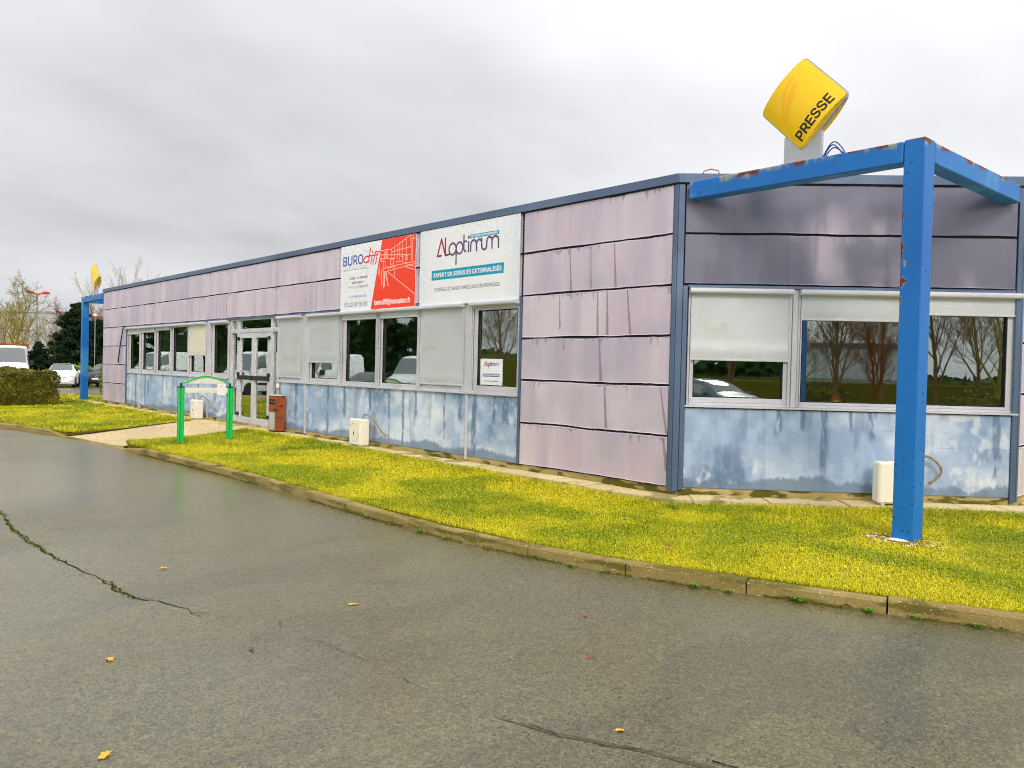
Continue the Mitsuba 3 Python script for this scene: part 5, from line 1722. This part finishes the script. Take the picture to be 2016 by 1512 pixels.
# ------------------------------------------------------------------ grass
def grass(poly, n, seed, near):
    r = np.random.default_rng(seed)
    x0, y0, x1, y1 = poly.bounds
    x0, x1, y1 = max(x0, -34), min(x1, 7.5), min(y1, 9)
    P = []
    while sum(map(len, P)) < n:
        q = np.stack([r.uniform(x0, x1, 400000), r.uniform(y0, y1, 400000)], 1)
        d = np.linalg.norm(q - CAM[:2], axis=1)
        q = q[(r.random(len(q)) < np.clip((near / np.maximum(d, 4)) ** 1.6, .02, 1))]
        q = q[contains_xy(poly, q[:, 0], q[:, 1])]
        P.append(q)
    P = np.vstack(P)[:n]
    d = np.linalg.norm(P - CAM[:2], axis=1)
    dry = meshkit.fbm(np.c_[P * 1.1, 0 * d], 4, seed=3)
    lush = meshkit.fbm(np.c_[P * .75 + 40, 0 * d], 4, seed=9)
    # thin round the post foot and where the turf is worn
    bare = np.exp(-(((P[:, 0] - 2.9) / .42) ** 2 + ((P[:, 1] - .05) / .24) ** 2))
    keep = r.random(n) > .93 * bare
    P, d, dry, lush = P[keep], d[keep], dry[keep], lush[keep]
    n = len(P)
    cd = clip_dist(P[:, 0], P[:, 1])
    edge = np.exp(-((cd - .5) / .25) ** 2)
    h = (.024 + .040 * r.random(n)) * (.75 + .9 * np.clip(lush - .35, 0, 1) + .7 * edge) * np.clip(d / 9, 1, 2.0)
    w = .0030 * np.clip(d / 6.5, .8, 4.5) * (.7 + .6 * r.random(n))
    az = r.random(n) * 6.283
    lean = .25 + .95 * r.random(n)
    dx = np.stack([np.cos(az), np.sin(az)], 1)
    sx = np.stack([-np.sin(az), np.cos(az)], 1)
    z = lawn_z(P[:, 0], P[:, 1]) - .004
    b0 = np.c_[P - sx * w[:, None], z]
    b1 = np.c_[P + sx * w[:, None], z]
    m0 = np.c_[P + dx * (h * lean * .35)[:, None] - sx * (w * .8)[:, None], z + h * .62]
    m1 = np.c_[P + dx * (h * lean * .35)[:, None] + sx * (w * .8)[:, None], z + h * .62]
    t = np.c_[P + dx * (h * lean)[:, None], z + h * (1.05 - .45 * lean)]
    v = np.stack([b0, b1, m0, m1, t], 1).reshape(-1, 3)
    k = np.arange(n)[:, None] * 5
    f = np.vstack([k + [0, 1, 3], k + [0, 3, 2], k + [2, 3, 4]])
    G, Y, S, Dk = (np.array(lin(*c)) for c in ((152, 166, 6), (206, 200, 18), (226, 214, 88), (112, 138, 8)))
    a = np.clip((dry - .30) / .20 + r.normal(0, .16, n), 0, 1)[:, None]
    c = G * (1 - a) + Y * a
    s = (r.random(n) < .05 + .25 * np.clip(dry - .42, 0, 1))[:, None]
    c = np.where(s, S, c)
    l = np.clip((lush - .58) / .12 + .45 * edge + r.normal(0, .25, n), 0, 1)[:, None]
    c = c * (1 - .45 * l) + Dk * .45 * l
    c = c * (.84 + .32 * r.random((n, 1)))
    return v, f, np.repeat(c, 5, 0)


GV_, GF, GC, o = [], [], [], 0
for poly, n, sd, near in ((LAWN_R, 400000, 1, 6.5), (LAWN_L, 90000, 2, 24)):
    v, f, c = grass(poly, n, sd, near)
    GV_.append(v)
    GF.append(f + o)
    GC.append(c)
    o += len(v)
scene[name('grass')] = mikit.ply((np.vstack(GV_), np.vstack(GF)), 'grass_blade', color=np.vstack(GC))
tag('grass', 'short yellow-green winter grass on the lawns', 'grass', kind='stuff')


# ------------------------------------------------------------------ small things on the ground
def leaf_shape(r, lobes):
    th = np.linspace(0, 2 * np.pi, 40, endpoint=False)
    rad = (.62 + .38 * np.abs(np.cos(th * lobes / 2))) * (1 + .12 * r.normal(size=40) * .5)
    x, y = rad * np.cos(th), .62 * rad * np.sin(th)
    z = .10 * np.sin(x * 3 + r.random() * 6) + .16 * y * y + .08 * r.normal() * x
    v = np.vstack([np.stack([x, y, z], 1), [[0, 0, .0]]])
    f = np.array([[i, (i + 1) % 40, 40] for i in range(40)])
    st = MB().add(v, f)
    st.tube([(-.9, 0, .05), (-1.2, .05, .12), (-1.45, .02, .16)], .035, 4)
    return st


LV = [((-.758, -6.036), .058, 'leaf_yellow', 'yellow fallen leaf on the asphalt just above the crack'),
      ((1.121, -5.295), .055, 'leaf_yellow', 'yellow fallen leaf on the asphalt right of the end of the crack'),
      ((1.587, -6.284), .035, 'leaf_brown', 'tiny curled brown leaf on the asphalt below the end of the crack'),
      ((1.242, -7.007), .058, 'leaf_yellow', 'yellow fallen leaf on the asphalt at lower left, the upper of two'),
      ((2.499, -7.373), .055, 'leaf_yellow', 'yellow fallen leaf on the asphalt at the bottom left edge'),
      ((2.387, -4.112), .045, 'leaf_brown', 'curled brown leaf on the asphalt in the middle of the road'),
      ((2.989, -4.705), .040, 'leaf_brown', 'small brown leaf on the asphalt below the curled one'),
      ((3.781, -5.349), .040, 'leaf_yellow', 'yellow-brown leaf on the asphalt by the dark seam at the bottom'),
      ((3.475, -2.33), .060, 'leaf_brown', 'crumpled russet leaf lying at the foot of the kerb on the right')]
r = np.random.default_rng(21)
for (x, y), s, mt, lb in LV:
    v, f = leaf_shape(r, 5 + r.integers(0, 3)).get()
    s *= .68
    a = r.random() * 6.283
    c, q = math.cos(a), math.sin(a)
    curl = 2.6 if mt == 'leaf_brown' else 1.0
    v = np.stack([(v[:, 0] * c - v[:, 1] * q) * s, (v[:, 0] * q + v[:, 1] * c) * s, (v[:, 2] - v[:, 2].min()) * s * curl + .004], 1) + [x, y, ROAD_Z]
    put(name('fallen_leaf'), (v, f), mt, smooth=True, label=lb, category='leaf')
v, f = leaf_shape(r, 5).get()
put(name('fallen_leaf'), (v * [.05, .05, .06] + [1.76, -2.32, -.135], f), 'leaf_brown', smooth=True, label='brown leaf lying on the lawn near the kerb', category='leaf')

WD = [(-1.8, -3.38), (-1.31, -3.40), (-.72, -3.38), (-.33, -3.35), (.3, -3.29), (1.3, -3.135), (1.59, -3.06), (2.40, -2.82), (2.66, -2.71), (3.16, -2.49), (3.64, -2.31), (3.94, -2.19), (4.3, -2.04), (-7.43, -3.40), (-5.23, -3.34)]
ordinal = ('first', 'second', 'third', 'fourth', 'fifth', 'sixth', 'seventh', 'eighth', 'ninth', 'tenth', 'eleventh', 'twelfth', 'thirteenth', 'fourteenth', 'fifteenth')
rank = {i: k_ for k_, i in enumerate(sorted(range(len(WD)), key=lambda q_: -WD[q_][0]))}
WL = [f'small green weed at the foot of the kerb, {ordinal[rank[i]]} along from the right edge' for i in range(len(WD))]
for i, (x, y) in enumerate(WD):
    s = (.045, .03, .06, .04, .03, .05, .04, .06, .05, .065, .05, .04, .05, .04, .035)[i]
    m = MB()
    o = np.array([x, y - .008, ROAD_Z])
    m.cyl(o + [0, 0, -.02], o + [0, 0, s * .35], .004, .003, 5)
    for j in range(16):
        a = j * 2.4 + r.normal(0, .3)
        L = s * (.7 + .7 * r.random())
        d = np.array([math.cos(a), .6 * math.sin(a), 0])
        e = np.array([-math.sin(a), math.cos(a), 0])
        b_ = o + [0, 0, s * .35 * r.random()]
        h1, h2 = s * (.3 + .3 * r.random()), s * (.25 + .5 * r.random())
        w1 = L * .24
        m.add([b_ - e * .002, b_ + e * .002, b_ + d * L * .55 - e * w1 + [0, 0, h1], b_ + d * L * .55 + e * w1 + [0, 0, h1], b_ + d * L + [0, 0, h2 * .8]], [[0, 1, 3], [0, 3, 2], [2, 3, 4]])
    put(name('kerb_weed'), m, 'weed_green', label=WL[i], category='weed', group='weeds along the foot of the kerb')
P = resample(KR[: int(len(KR) * .72)], .014)
n_ = np.gradient(P, axis=0)
n_ /= np.linalg.norm(n_, axis=1, keepdims=True)
keep = (meshkit.noise(np.c_[P * 2.2, 0 * P[:, 0]], 9) > .38)
P, n_ = P[keep], n_[keep]
k = np.abs(r.normal(0, .018, len(P)))
P = P + np.stack([n_[:, 1], -n_[:, 0]], 1) * k[:, None]
put(name('moss'), leaf_cloud(np.c_[P, ROAD_Z + .006 + .010 * r.random(len(P))], .026, r, .8, .9), 'moss_green', label='moss and grit gathered along the foot of the kerb', category='moss', kind='stuff')
# tufts along the slab edge
segs = []
for x, y, n in ((-4.55, -.46, 60), (-2.0, -.47, 40), (.45, -.55, 60), (1.2, .18, 40), (-7.8, -.45, 40), (2.15, 1.45, 30)):
    for i in range(n):
        p = np.array([x + r.normal(0, .07), y + r.normal(0, .03), -.165])
        segs.append((p, p + np.array([r.normal(0, .03), r.normal(0, .03), .05 + .06 * r.random()]), .004, .001))
put(name('grass_tufts'), segs_mesh(segs, 3), 'weed_green', label='greener grass tufts against the edge of the slabs', category='grass', kind='stuff')
